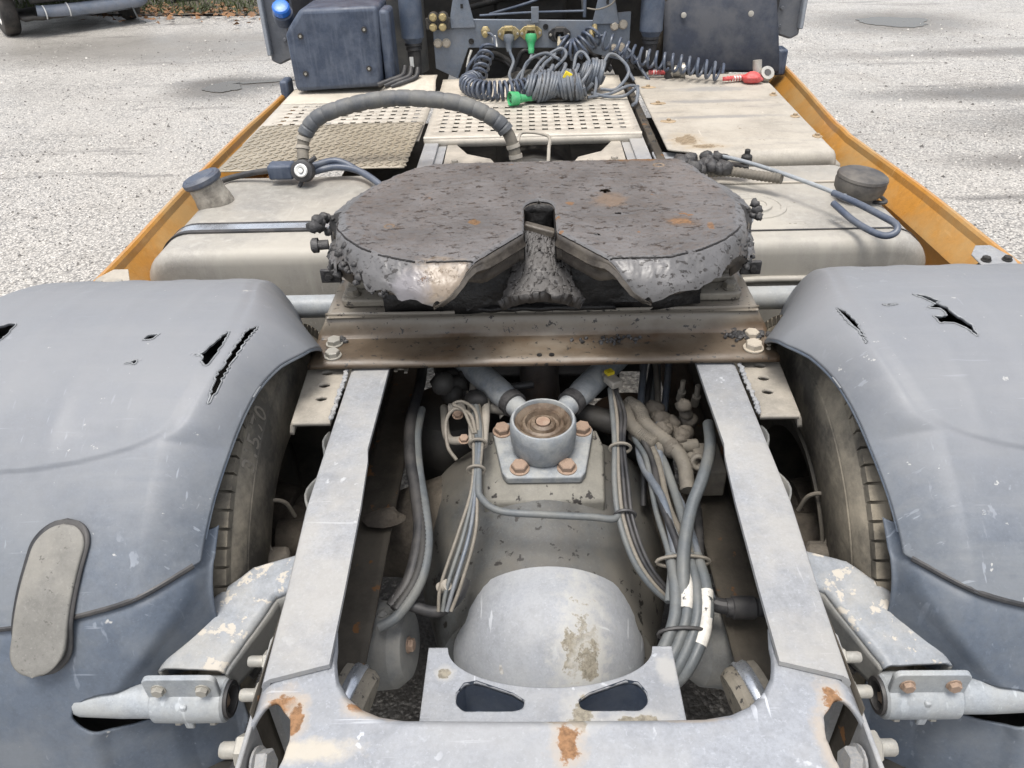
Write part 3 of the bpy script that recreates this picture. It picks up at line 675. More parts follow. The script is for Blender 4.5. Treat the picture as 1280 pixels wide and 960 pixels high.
for k in range(60):
    a = random.random()*6.3; r = random.gauss(0, 1); b.blob((.455+.022*r, 1.497+.010*random.gauss(0, 1), .988), .0035+.004*random.random(), 1, .6, 3, k)
for k in range(40): b.blob((.16+.03*random.gauss(0, 1), 1.487+.008*random.gauss(0, 1), .987), .002+.004*random.random(), 1, .6, 3, k)
for k in range(20): b.blob((-.46+.012*random.gauss(0, 1), 1.507+.006*random.gauss(0, 1), .989), .003+.004*random.random(), 1, .6, 3, k)
tag(b.build('grease_crumbs', 'grease_lump', mbeam), kind='stuff')
for x in (-.005, .022): 
    b = MB(); b.lathe([(0, .0), (.006, 0), (.006, .0012), (0, .0014)], (x, 1.43, .9862), (0, 0, 1), 14); b.build('hole', 'grease_black', mbeam)
for s in SD:   # lifting lugs on the ends
    b = MB(); b.box((s*.512, 1.70, 1.055), (.05, .012, .035)); lug = b.build('lug', 'grease_lump', mbeam, bevel=.003); bolt(lug, (s*.516, 1.693, 1.055), (0, -1, 0), .009, 'grease_lump')
    b = MB(); b.tube([(s*.40, 1.82, .905), (s*.72, 1.82, .905)], .031, 24); b.build('fender_tube', 'clamp_paint', truck)

# pedestals
for s in SD:
    b = MB(); pts = []
    for cx, cy in ((.465, 1.57), (.465, 1.83), (.245, 1.83), (.245, 1.57)):
        sx = 1 if cx > .3 else -1; sy = 1 if cy > 1.7 else -1
        a0 = {(1, -1): -90, (1, 1): 0, (-1, 1): 90, (-1, -1): 180}[(sx, sy)]
        for k in range(5): pts.append((s*(cx-sx*.02+.02*cos(radians(a0+k*22.5))), cy-sy*.02+.02*sin(radians(a0+k*22.5))))
    b.prism(pts, (0, 0, 1.0365), (1, 0, 0), (0, 1, 0), (0, 0, .018)); pd = b.build('pedestal', 'pedestal_metal', truck, bevel=.004)
    for x, y in ((.440, 1.600), (.352, 1.600), (.268, 1.600)): bolt(pd, (s*x, y, 1.055), (0, 0, 1), .0155, 'pedestal_metal', x*40)
    # bearing block: curved gusset rising to the plate
    b = MB(); prof = [(.46, 1.054), (.26, 1.054), (.25, 1.075), (.30, 1.10), (.335, 1.135), (.35, 1.19), (.44, 1.19), (.455, 1.15), (.47, 1.09)]
    b.prism([(s*x, z) for x, z in prof], (0, 1.665, 0), (1, 0, 0), (0, 0, 1), (0, .10, 0)); b.build('bearing_block', 'pedestal_metal', pd, bevel=.008, seg=3)
    b = MB(); prof = [(.455, 1.055), (.25, 1.055), (.255, 1.07), (.32, 1.085), (.355, 1.118), (.375, 1.085), (.43, 1.07), (.455, 1.07)]
    b.prism([(s*x, z) for x, z in prof], (0, 1.625, 0), (1, 0, 0), (0, 0, 1), (0, .018, 0)); b.build('gusset', 'pedestal_metal', pd, bevel=.003)
    b = MB(); b.tube([(s*.445, 1.70, 1.13), (s*.455, 1.70, 1.19)], [.035, .045], 20); b.build('bearing_pin', 'cable_grey', pd)

# the greased coupling plate
XO = [(1.325, .215), (1.327, .235), (1.332, .258), (1.340, .280), (1.352, .305), (1.370, .333), (1.39, .357), (1.43, .385), (1.50, .437), (1.57, .474), (1.64, .488), (1.70, .484), (1.78, .466), (1.85, .438), (1.90, .412), (1.935, .388), (1.955, .37), (1.965, .35)]
XOL = [p for p in XO if p[0] <= 1.645]+[(1.70, .480), (1.78, .455), (1.85, .418), (1.90, .375), (1.935, .325), (1.955, .275), (1.965, .225)]
XI = [(1.325, .200), (1.327, .186), (1.332, .174), (1.342, .160), (1.36, .146), (1.515, .036), (1.53, .035), (1.65, .035), (1.67, .030), (1.685, .020), (1.692, .008), (1.695, 0), (1.98, 0)]
def groove_y(x): x = abs(x); return interp(x, [(0, 1.378), (.25, 1.378), (.32, 1.41), (.37, 1.45), (.41, 1.50), (.44, 1.56), (.452, 1.63), (.448, 1.72), (.43, 1.80)])
YS = [1.325+.640*(k/150)**1.15 for k in range(151)]
def plate_z(x, y, e):
    z = 1.242
    gd = groove_y(x)-y; ax = abs(x)
    outer = 0
    if gd > 0 and y < 1.66: outer = max(outer, gd*.42+gd*gd*9)
    ex = interp(y, XO if x > 0 else XOL)-ax
    if ex < .05 and y > 1.50: outer = max(outer, (.05-ex)*.45*smooth01((y-1.50)/.1)*(1 if y < 1.85 else smooth01((1.97-y)/.12)))
    z -= min(outer, .07)
    # lumpy grease on the slope
    lump = smooth01(outer/.012)
    z += lump*(.003*nz(x*40, y*50)+.0018*nz(x*110, y*110, 3)+.0008*nz(x*240, y*240, 3)) * (1 if x < 0 else .35+.8*smooth01((x-.25)/.1))
    z += .0009*nz(x*160, y*160)+.0011*nz(x*55, y*80, 5)
    # turned ring marks and the long groove
    dg = abs(gd); z -= .0035*exp(-(dg/.0022)**2) if (ax > .11 and y < 1.75) else 0
    for cx in (-.14, .14):
        rr = sqrt((x-cx)**2+((y-1.70)/.86)**2); z -= .0012*exp(-((rr-.135)/.004)**2)
    if ex < .012: z -= .010*((.012-ex)/.012)**2*1.2
    ei = ax-interp(y, XI)
    if ei < .008 and y < 1.7: z -= .005*((.008-ei)/.008)**2
    ef = 1.965-y
    if ef < .012: z -= .010*((.012-ef)/.012)**2
    er = y-1.325
    if er < .014: z -= .012*((.014-er)/.014)**2
    return z
b = MB()
PH = [(s_*x, y, r) for s_, x, y, r in ((1, .155, 1.735, .0125), (1, .172, 1.60, .006), (1, .118, 1.49, .005))]
for s in SD:
    def pf(u, v, s=s):
        y = YS[min(150, round(u*150))]; xi, xo = interp(y, XI), interp(y, XO if s > 0 else XOL)
        wob = .006*nz(y*38, s*4)+.004*nz(y*90, s*3)
        xo += wob*(1 if y < 1.85 else 0)*(.35 if s > 0 and y < 1.5 else 1); x = xi+(xo-xi)*v
        yy = y - (.010*nz(x*40, s*2.)*smooth01((1.36-y)/.06))*(.5 if s < 0 else .15)
        return (s*x, yy, plate_z(s*x, y, 0))
    b.grid(pf, 150, 130, lambda u, v, s=s: not any(((pf(u, v)[0]-hx)/hr)**2+((pf(u, v)[1]-hy)/(hr*.75))**2 < 1 for hx, hy, hr in PH))
fifth = b.build('coupling_plate', 'greased_plate', truck, angle=70)
bmw = bmesh.new(); bmw.from_mesh(fifth.data); bmesh.ops.remove_doubles(bmw, verts=bmw.verts, dist=.0004); bmw.to_mesh(fifth.data); bmw.free()
# skirt below the rim of the plate (outer wall, slot walls)
b = MB(); rim = []; 
for s in SD:
    b = MB(); rim = [(interp(YS[k], XO if s > 0 else XOL)-.004, YS[k]) for k in range(0, 151, 3)]
    vs = []; fs = []; n = 5
    for x, y in rim:
        zt = plate_z(s*x, y, 0)-.006
        for j in range(n):
            t = j/(n-1); vs.append((s*(x-.030*t*t*smooth01((y-1.325)/.06)), y+.012*t*smooth01((1.5-y)/.1), zt-(.012+.030*smooth01((y-1.325)/.12))*t))
    for i in range(len(rim)-1):
        for j in range(n-1): fs.append((i*n+j, (i+1)*n+j, (i+1)*n+j+1, i*n+j+1))
    b.add(vs, fs); b.build('plate_skirt', 'slot_metal', fifth, solid=.005)

b = MB()
for s in SD:
    vs = []; fs = []; n = 6; ys = [1.325+.375*k/60 for k in range(61)]
    for y in ys:
        x = interp(y, XI); zt = plate_z(s*x, y, 0)-.003; dep = .062-.050*smooth01((1.43-y)/.105)
        for j in range(n):
            t = j/(n-1); vs.append((s*(x+.003+(.010 if j >= 3 else 0)*(1 if y < 1.52 else 0)-(.006 if j == 2 and y < 1.52 else 0)), y, zt-dep*t))
    for i in range(60):
        for j in range(n-1): fs.append((i*n+j, (i+1)*n+j, (i+1)*n+j+1, i*n+j+1))
    b.add(vs, fs)
b.build('slot_wall', 'slot_metal', fifth, solid=.003, angle=25)
b = MB(); b.grid(lambda u, v: ((.0335*cos(pi*u) if True else 0), 1.655+.033*sin(pi*u), 1.232-.07*v), 24, 4)
for s in SD: b.grid(lambda u, v, s=s: (s*.0335, 1.53+.125*u, 1.232-.07*v), 6, 4)
b.build('jaw_throat', 'grease_black', fifth, solid=.001)
# underside body so that the plate is closed from below
b = MB(); b.prism([(-.36, 1.55), (-.16, 1.55), (-.12, 1.75), (.12, 1.75), (.16, 1.55), (.36, 1.55), (.44, 1.70), (.36, 1.90), (-.36, 1.90), (-.44, 1.70)], (0, 0, 1.155), (1, 0, 0), (0, 1, 0), (0, 0, .05)); b.build('plate_body', 'grease_lump', fifth, bevel=.01)
# locking jaw in the slot
b = MB(); b.lathe([(.0345, .07), (.0345, .0), (.022, -.004), (0, -.004)], (0, 1.66, 1.165), (0, 0, 1), 28); 
jaw = b.build('lock_jaw', 'grease_black', fifth, angle=40)
b = MB(); b.box((0.0, 1.605, 1.205), (.074, .022, .018), Matrix.Rotation(radians(-16), 3, 'Z') @ Matrix.Rotation(radians(10), 3, 'Y')); b.build('lock_bar', 'slot_metal', fifth, bevel=.004)
def saddle(u, v):
    x = (u-.5)*2; y = 1.485+.135*v; w = .085-.052*v**.8
    return (x*w, y, 1.088+.095*v**1.15-.02*x*x*(1-v)+.0025*nz(x*6, y*60)*(1-v)+.0012*nz(x*20, y*160))
b = MB(); b.grid(saddle, 60, 50); b.v = [(x, y, z) for x, y, z in b.v]; b.build('grease_saddle', 'grease_dull', fifth, solid=.03, angle=60)
b = MB(); b.grid(lambda u, v: ((u-.5)*(.34-.12*v), 1.53+.18*v+.008*nz(u*9, v*9), 1.040+.11*v**1.2+.008*nz(u*14, v*14)*v), 50, 30); b.build('grease_heap', 'grease_black', fifth, solid=.01, angle=70)
b = MB(); b.grid(lambda u, v: ((u-.5)*.72, 1.56+.02*nz(u*5, v*3), 1.038+.12*v), 30, 6); b.build('front_wall', 'grease_black', fifth, solid=.02)
# thin scored arcs near the rim
for s, y0_, y1_ in ((-1, 1.378, 1.66), (1, 1.378, 1.52)):
    pts = []
    for k in range(90):
        x = .135+(.4515-.135)*k/89; y = groove_y(x) if x < .451 else 1.6
        if y <= y1_: pts.append(Vector((s*x, y+.001, plate_z(s*x, y, 0)+.0018)))
    for a_, c_ in ((0, .30), (.36, .62), (.66, 1)) if s < 0 else ((0, .55), (.6, 1)):
        q = pts[int(a_*len(pts)):int(c_*len(pts))]
        if len(q) > 2: b = MB(); b.tube(spline(q, 2), .0022, 6); b.build('score_line', 'grease_black', fifth)
# crusts, plugs and lumps of grease
def on_plate(x, y): return (x, y, plate_z(x, y, 0)+.0006)
for k, (x, y, r) in enumerate(((-.325, 1.555, .013), (.305, 1.905, .016))):
    b = MB(); b.lathe([(r*.55, 0), (r*.62, .0012), (r*.95, .0012), (r, 0)], (x, y, 1.2415), (0, 0, 1), 24); b.build('grease_plug', 'rust_ring', fifth)
b = MB()
random.seed(5)
for k in range(95):
    t = random.random(); y = 1.36+.34*t; x = -(interp(y, XO)-.004+random.uniform(-.014, .004)); r = random.uniform(.004, .012)
    b.blob((x, y, plate_z(x, y, 0)-random.uniform(.002, .03)), (r, r*1.2, r*.8), 1, .7, 2.5, k)
for k in range(50):
    y = 1.42+.26*random.random(); x = interp(y, XO)-.004+random.uniform(-.012, .003); r = random.uniform(.003, .009)
    b.blob((x, y, plate_z(x, y, 0)-random.uniform(.002, .03)), (r, r*1.2, r*.8), 1, .7, 2.5, k)
for k in range(14): b.blob((-.497+.008*random.gauss(0, 1), 1.645+.02*random.gauss(0, 1), 1.215+.012*random.gauss(0, 1)), random.uniform(.006, .014), 2, .6, 3, k)
for k in range(8): b.blob((.480+.006*random.gauss(0, 1), 1.625+.008*random.gauss(0, 1), 1.225+.008*random.gauss(0, 1)), random.uniform(.005, .011), 2, .6, 3, k)
tag(b.build('grease_lumps', 'grease_lump', fifth, angle=150), 'dark lumps of grease on the rim', kind='stuff')
for s, x, y, z in ((-1, -.475, 1.595, 1.185),):
    b = MB(); b.tube([(x, y, z), (x-.03, y-.004, z)], .011, 12); b.lathe([(.017, 0), (.017, .012), (.012, .016), (0, .016)], (x-.022, y-.003, z), (-1, -.1, 0), 12); b.build('lever_stub', 'grease_lump', fifth)

# ------------------------------------------------------------------ wheels
def make_wheel(xc, name_first=True):
    """dished steel rim with its tyre; axis along X"""
    b = MB(); b.lathe([(.255, -.145), (.285, -.150), (.297, -.158), (.302, -.152), (.292, -.143), (.285, -.12), (.270, -.09), (.268, .10), (.285, .13), (.30, .15)], (xc, YA, ZA), (1, 0, 0), 64)
    b.lathe([(.268, .05), (.20, .06), (.12, .02), (.0, .02)], (xc, YA, ZA), (1, 0, 0), 48)
    wh = b.build('wheel', 'rim_steel', truck, angle=40)
    w = .150; half = [(.298, w), (.315, w+.006), (.36, w+.012), (.42, w+.014), (.455, w+.011), (.459, w+.008), (.463, w+.010), (.485, w+.004), (.502, w-.006), (.513, w-.018), (.519, w-.03)]
    tr = [(.521, .11), (.521, .085), (.508, .082), (.508, .073), (.522, .07), (.522, .030), (.509, .027), (.509, .018), (.522, .015), (.522, 0)]
    prof = half+tr; prof = prof+[(r, -h) for r, h in reversed(prof[:-1])]
    b = MB(); b.lathe(prof, (xc, YA, ZA), (1, 0, 0), 120); b.build('tyre', 'tyre_rubber', wh, angle=28)
    b = MB()     # tread blocks on the shoulders
    for s in SD:
        for k in range(96):
            a = 2*pi*k/96; c = Vector((xc+s*.128, YA+.512*cos(a), ZA+.512*sin(a))); F = Matrix.Rotation(a, 3, 'X')
            b.box(c, (.034, .021, .0285), F)
    tag(b.build('tread_blocks', 'tyre_rubber', wh), kind='stuff')
    return wh
for s in SD:
    for xc in (.725, 1.065): wh = make_wheel(s*xc); 
    # hub, brake parts glimpsed through the rim
    b = MB(); b.lathe([(.0, 0), (.215, 0), (.215, .10), (.13, .13), (.12, .20), (0, .2)], (s*.80, YA, ZA), (-s, 0, 0), 40); hub = b.build('brake_drum', 'hub_dirt', truck)
    b = MB(); b.blob((s*.56, 1.26, .60), (.07, .10, .05), 3, .3, 2, 3); b.tube([(s*.44, 1.24, .62), (s*.60, 1.22, .63)], .05, 18); b.build('brake_cam', 'hub_dirt', truck)
    b = MB(); b.tube([(s*.53, 1.10, .70), (s*.60, 1.08, .71)], [.026, .028], 16); b.box((s*.565, 1.10, .70), (.06, .05, .04)); b.build('brake_caliper', 'mud_valve', truck, bevel=.008)
    b = MB(); b.tube(spline([(s*.565, 1.10, .72), (s*.585, 1.13, .78), (s*.575, 1.17, .80), (s*.55, 1.19, .78), (s*.54, 1.20, .73)], 6), .0045, 8); b.build('brake_pipe', 'wire_tan', truck)
# raised size lettering on the inner sidewall of the left tyre
def sidewall_text(body, xs, R0, a_start, size, parent):
    cu = bpy.data.curves.new('t', 'FONT'); cu.body = body; cu.size = size; cu.extrude = .0012; cu.resolution_u = 3
    o = bpy.data.objects.new('t', cu); COL.objects.link(o); bpy.context.view_layer.update()
    me = bpy.data.meshes.new_from_object(o.evaluated_get(bpy.context.evaluated_depsgraph_get())); bpy.data.objects.remove(o)
    for v in me.vertices:
        a = radians(a_start)-v.co.x/(R0+.015); r = R0+v.co.y
        xo = interp(r, [(.42, .165), (.455, .161), (.485, .154), (.502, .144), (.515, .13)])
        v.co = (xs+xo+v.co.z+.0004, YA+r*cos(a), ZA+r*sin(a))
    me.materials.clear(); me.materials.append(MATS['tyre_letters'])
    t = bpy.data.objects.new('size_lettering', me); place(t, parent); return t
lw = [o for o in truck.children if o.name.startswith('wheel')][0]
sidewall_text('315/70', -.725, .462, 120, .052, lw)

# ------------------------------------------------------------------ fenders
lip_x = lut([(35, .60), (60, .55), (80, .485), (90, .478), (94, .497), (98, .522), (105, .548), (119, .574), (128, .588), (137, .595), (147, .595), (160, .575), (175, .55), (200, .53)], 4, 30, 205)
crease_x = lut([(35, .70), (70, .64), (85, .60), (96, .594), (105, .612), (113, .632), (117, .645), (120, .69), (123, .80), (125, .95), (126, 1.3)], 2, 30, 205)
seam_a = lut([(.5, 133), (.56, 136), (.66, 143.2), (.78, 146), (.9, 147.6), (1.3, 148.5)], .06, .4, 1.4)
TEARS = {-1: [[(.566, 92.3), (.58, 94.3), (.588, 98.6), (.598, 103.6), (.607, 107.0), (.608, 109.8), (.610, 112.5), (.602, 110.1), (.595, 106.4), (.586, 102.4), (.577, 97.6)],
  [(.682, 101.9), (.647, 102.2), (.635, 100.2), (.623, 97.9), (.612, 95.4), (.610, 97.2), (.613, 99.9), (.619, 103.0), (.628, 105), (.641, 103.7), (.639, 102.7)],
  [(.774, 98.5), (.767, 96.9), (.744, 96.6), (.754, 98.1)], [(.789, 104.0), (.756, 103.2), (.765, 104.2)],
  [(1.11, 95.2), (1.079, 93.6), (1.063, 92.5), (1.05, 92.9), (1.05, 96.0), (1.055, 97.8), (1.065, 99.5), (1.10, 101)]],
 1: [[(.578, 90.5), (.590, 93.0), (.599, 96.3), (.601, 99.5), (.6, 102.4), (.594, 98.5), (.585, 95.9), (.580, 93.2)],
  [(.735, 87.9), (.762, 88.5), (.780, 90.9), (.764, 91.5), (.754, 89.6)],
  [(.739, 93.2), (.771, 91.4), (.785, 93.2), (.784, 94.4), (.795, 96.4), (.804, 98.3), (.803, 101.4), (.790, 98.8), (.774, 97.6), (.749, 97.6), (.742, 95.7), (.770, 95.6), (.772, 94.4), (.768, 93.1)], [(.655, 91.6), (.706, 91.2), (.679, 92.1)]]}
def fender_r(x, a, s):
    xl, xc = lip_x(a), min(crease_x(a), .68)
    dep = interp(a, [(38, .19), (60, .18), (80, .13), (90, .085), (98, .068), (112, .058), (140, .055)])
    R = .627-dep*(1-min(1, max(0, (x-xl)/(xc-xl))))**1.5
    pad = smooth01((x-crease_x(a))/.030)
    R += .0042*pad
    if a > 118: R += .030*smooth01((a-118)/30)**1.2*(x-xl > -1)      # flatter towards the rear
    for c, wd, h in ((.735, .016, .0014), (.86, .02, .0024), (.985, .02, .0026), (1.10, .02, .0022)):
        R += h*exp(-((x-c-.0006*(a-100))/wd)**2)*smooth01((124-a)/10)
    if x > 1.14: R -= .075*((x-1.14)/.13)**2
    R += .0014*nz(x*5, a*.07, s)+.0004*nz(x*22, a*.3, s+3)
    if s < 0: R -= .004*exp(-((x-.80)/.05)**2-((a-118)/1.6)**2)
    return R
def cylp(s, x, a, R): return (s*x, YA+R*cos(radians(a)), ZA+R*sin(radians(a)))
for s in SD:
    def ff(u, v, s=s):
        a = 38+u*108
        for _ in range(3): xl = lip_x(a); x = xl+(1.272-xl)*v; a = 38+u*(seam_a(x)-38)
        return x, a
    def fp(u, v, s=s):
        x, a = ff(u, v); return cylp(s, x, a, fender_r(x, a, s))
    b = MB(); NU, NV = 300, 230
    def kp(u, v, s=s):
        x, a = ff(u, v)
        if not (84 < a < 118): return True
        return not any(inside((x+.0022*nz(x*150, a*2), a+.25*nz(x*130, a*1.7, 4)), t) for t in TEARS[s])
    b.grid(fp, NU, NV, kp); b.relax(1, lambda p: p.z > 1.08); loops = b.open_loops(lambda p: p.z > 1.06 and .545 < abs(p.x) < 1.2); fd = b.build('fender', 'fender_plastic', truck, solid=.0045, angle=50)
    for lp_ in loops:
        b = MB(); b.tube([p+Vector((0, 0, .0005)) for p in lp_], .0017, 5, closed=True); b.build('torn_edge', 'torn_plastic', fd)
    # rolled lip along the inner edge
    b = MB(); b.tube([cylp(s, lip_x(a)+.002, a, fender_r(lip_x(a), a, s)-.004) for a in range(38, 136)], .0035, 8); b.build('lip_bead', 'mudguard_plastic', fd)
    # lower rear mudguard, a step behind the seam
    def lp(u, v, s=s):
        x = lip_x(150)-.004-.03*smooth01((u-.25)/.6)+v*.72; a = seam_a(x)-5.5+u*(200-seam_a(x)+5.5)
        R = fender_r(min(x, 1.27), min(a, 150), s)-.016+.004*smooth01((a-seam_a(x))/2)
        line = .62+.17*smooth01((a-140)/28)          # fold: the inner side is set back
        if x < line: R -= min(.075, .55*(line-x)*smooth01((line-x)/.03))
        if a > 165: R += .02*smooth01((a-165)/20)
        return x, a, R
    def hole(u, v, s=s):
        x, a, R = lp(u, v); return ((x-.70)/.105)**2+((a-161.6)/4.3)**2 > 1
    b = MB(); b.grid(lambda u, v, s=s: cylp(s, *lp(u, v)), 240, 220, hole); b.relax(10, lambda p: .59 < abs(p.x) < .82 and p.z > .66); mg = b.build('mudguard', 'mudguard_plastic', truck, solid=.005, angle=50)
    b = MB(); n = 40; vs = []
    for k in range(n):
        x = lip_x(137)+.012+k*.0165; a = seam_a(x)-.2; vs.append(cylp(s, x, a, fender_r(min(x, 1.27), a, s)-.004))
    b.tube(vs, .0055, 8); b.build('seam_seal', 'black_rubber', fd)
    # dark inner liner
    b = MB(); b.grid(lambda u, v, s=s: cylp(s, .66+.56*v, 40+150*u, .556), 40, 6); b.build('wheel_liner', 'black_rubber', fd, solid=.003)
# pale rubber strap bolted over the seam of the left fender
def strap(u, v):
    a = 132.4+u*(153.4-132.4); c = .805+.030*u**1.6+.008*sin(u*3); w = .043+.002*u
    e = min(u, 1-u)*.66*radians(21)/.045
    w *= sqrt(max(0, 1-(1-min(1, e))**2)) if e < 1 else 1
    x = c+w*(v-.5)*2
    R = fender_r(x, min(a, 147), -1)+.010+.004*(1-((v-.5)*2)**2)+(.012*smooth01((u-.72)/.28))
    return cylp(-1, x, a, R)
lf = [o for o in truck.children if o.name.startswith('fender')][0]
b = MB(); b.grid(strap, 70, 24); tag(b.build('fender_strap', 'strap_rubber', truck, solid=.012, angle=60), 'pale grey rubber strap over the left fender seam')
def recess(u, v):
    a = 131.6+u*(154.2-131.6); c = .805+.030*u**1.6+.008*sin(u*3); w = .0505
    e = min(u, 1-u)*.66*radians(22)/.05; w *= sqrt(max(0, 1-(1-min(1, e))**2)) if e < 1 else 1
    x = c+w*(v-.5)*2; return cylp(-1, x, a, fender_r(x, min(a, 147), -1)+.003-.004*smooth01((a-146)/3))
b = MB(); b.grid(recess, 60, 12); b.build('strap_recess', 'black_rubber', lf, solid=.003, offset=1)

# ------------------------------------------------------------------ fender support arms
for s in SD:
    # top skin of the arm: polyline of (x_in, x_out at stations along the arm)
    st = [((.428, 1.0, .838), (.428, .925, .828)), ((.470, .995, .836), (.455, .922, .824)), ((.545, .972, .830), (.490, .915, .812)), ((.608, .912, .815), (.512, .866, .800)), ((.660, .80, .790), (.546, .792, .786)), ((.664, .785, .786), (.548, .782, .784))]
    top = [[Vector((s*a[0], a[1], a[2])), Vector((s*c[0], c[1], c[2]))] for a, c in st]
    def arm(u, v, top=top):
        i = u*(len(top)-1); k = min(int(i), len(top)-2); t = i-k
        def cr(j): 
            P = [tt[j] for tt in top]; p1, p2 = P[k], P[k+1]; p0 = P[k-1] if k else p1*2-p2; p3 = P[k+2] if k+2 < len(P) else p2*2-p1
            return p1.lerp(p2, t)
        a, c = cr(0), cr(1); p = a.lerp(c, v); e = min(v, 1-v); p.z -= .010*max(0, 1-e/.12)**2
        p.z += .0015*nz(p.x*40, p.y*40); return tuple(p)
    b = MB(); b.grid(arm, 50, 24); am = b.build('fender_arm', 'peeled_paint', truck, solid=.006, angle=50)
    for j, nm in ((1, 'arm_web'), (0, 'arm_web')):
        b = MB(); 
        def web(u, v, j=j):
            p = Vector(arm(u, j*.985+.005)); d = .10*(1-u)**.7+.02; return (p.x, p.y, p.z-d*v-.002)
        b.grid(web, 40, 6); b.build(nm, 'chamber_dust', am, solid=.006)
    b = MB(); b.prism([(.93, .80), (1.06, .80), (1.08, .74), (1.04, .66), (.96, .66), (.92, .74)], (s*.428, 0, 0), (0, 1, 0), (0, 0, 1), (s*.008, 0, 0)); b.build('arm_flange', 'clamp_paint', am, bevel=.003)
    # clamp and tube
    ty, tz = .762, .732
    b = MB(); b.lathe([(.0265, -.062), (.034, -.062), (.0375, -.058), (.0385, 0), (.0375, .058), (.034, .062), (.0265, .062)], (s*.606, ty, tz), (1, 0, 0), 40); cl = b.build('tube_clamp', 'clamp_paint', am, angle=40)
    b = MB(); pts = []
    for cx, cz, a0 in ((.668-.012, .812-.012, 0), (.546+.012, .812-.012, 90), (.546+.005, .757, 180), (.668-.005, .757, 270)):
        r = .012 if cz > .77 else .004
        for k in range(5): pts.append((s*(cx+r*cos(radians(a0+22.5*k))), cz+r*sin(radians(a0+22.5*k))))
    b.prism(pts, (0, .744, 0), (1, 0, 0), (0, 0, 1), (0, .010, 0))
    b.build('clamp_plate', 'clamp_paint', am, bevel=.002)
    for x in (.570, .643): bolt(am, (s*x, .744, .786), (0, -1, 0), .0105, 'zinc_bolt' if s < 0 else 'rust_bolt', x*30)
    for x in (.575, .635): bolt(am, (s*x, .748, .696), (0, -.4, -1), .009, 'zinc_bolt')
    for x in (.606,):
        b = MB(); b.box((s*x, .7325, .748), (.012, .010, .022)); b.box((s*x, .730, .712), (.016, .008, .022)); b.build('clamp_rib', 'clamp_paint', cl, bevel=.003)
    b = MB(); b.tube([(s*.655, ty+.001, tz), (s*.72, ty+.001, tz), (s*.79, ty+.004, tz), (s*.86, ty+.03, tz)], .0315, 28); b.build('cross_tube', 'clamp_paint', am)
    b = MB(); b.lathe([(.032, .001), (.030, -.006), (.024, -.006), (.023, .03), (0, .03)], (s*.545, ty, tz), (s, 0, 0), 32); b.build('tube_mouth', 'black_rubber', am); 
    b = MB(); b.blob((s*.556, ty+.004, tz-.016), (.006, .014, .010), 2, .4, 3, 2); b.build('rust_lump', 'rust_bolt', am)
    # corrugated conduit hanging past the clamp and dark struts under the arm
    P = spline([(s*.47, .98, .72), (s*.490, .86, .72), (s*.503, .80, .71), (s*.508, .745, .68), (s*.53, .69, .64), (s*.58, .64, .60)], 22)
    b = MB(); b.tube(P, [.012 if k % 2 else .0142 for k in range(len(P))], 12); b.build('conduit', 'black_rubber', truck, angle=60)
    b = MB(); b.tube([(s*.44, .99, .74), (s*.54, .83, .70)], .014, 10); b.build('dark_strut', 'dark_gear', truck)
    b = MB(); b.box((s*.47, .70, .66), (.05, .06, .04)); b.build('dark_bracket', 'dark_gear', truck, bevel=.006)
    b = MB(); b.box((s*.58, .74, .47), (.34, .10, .06)); b.build('lamp_bracket', 'dark_gear', truck, bevel=.01)
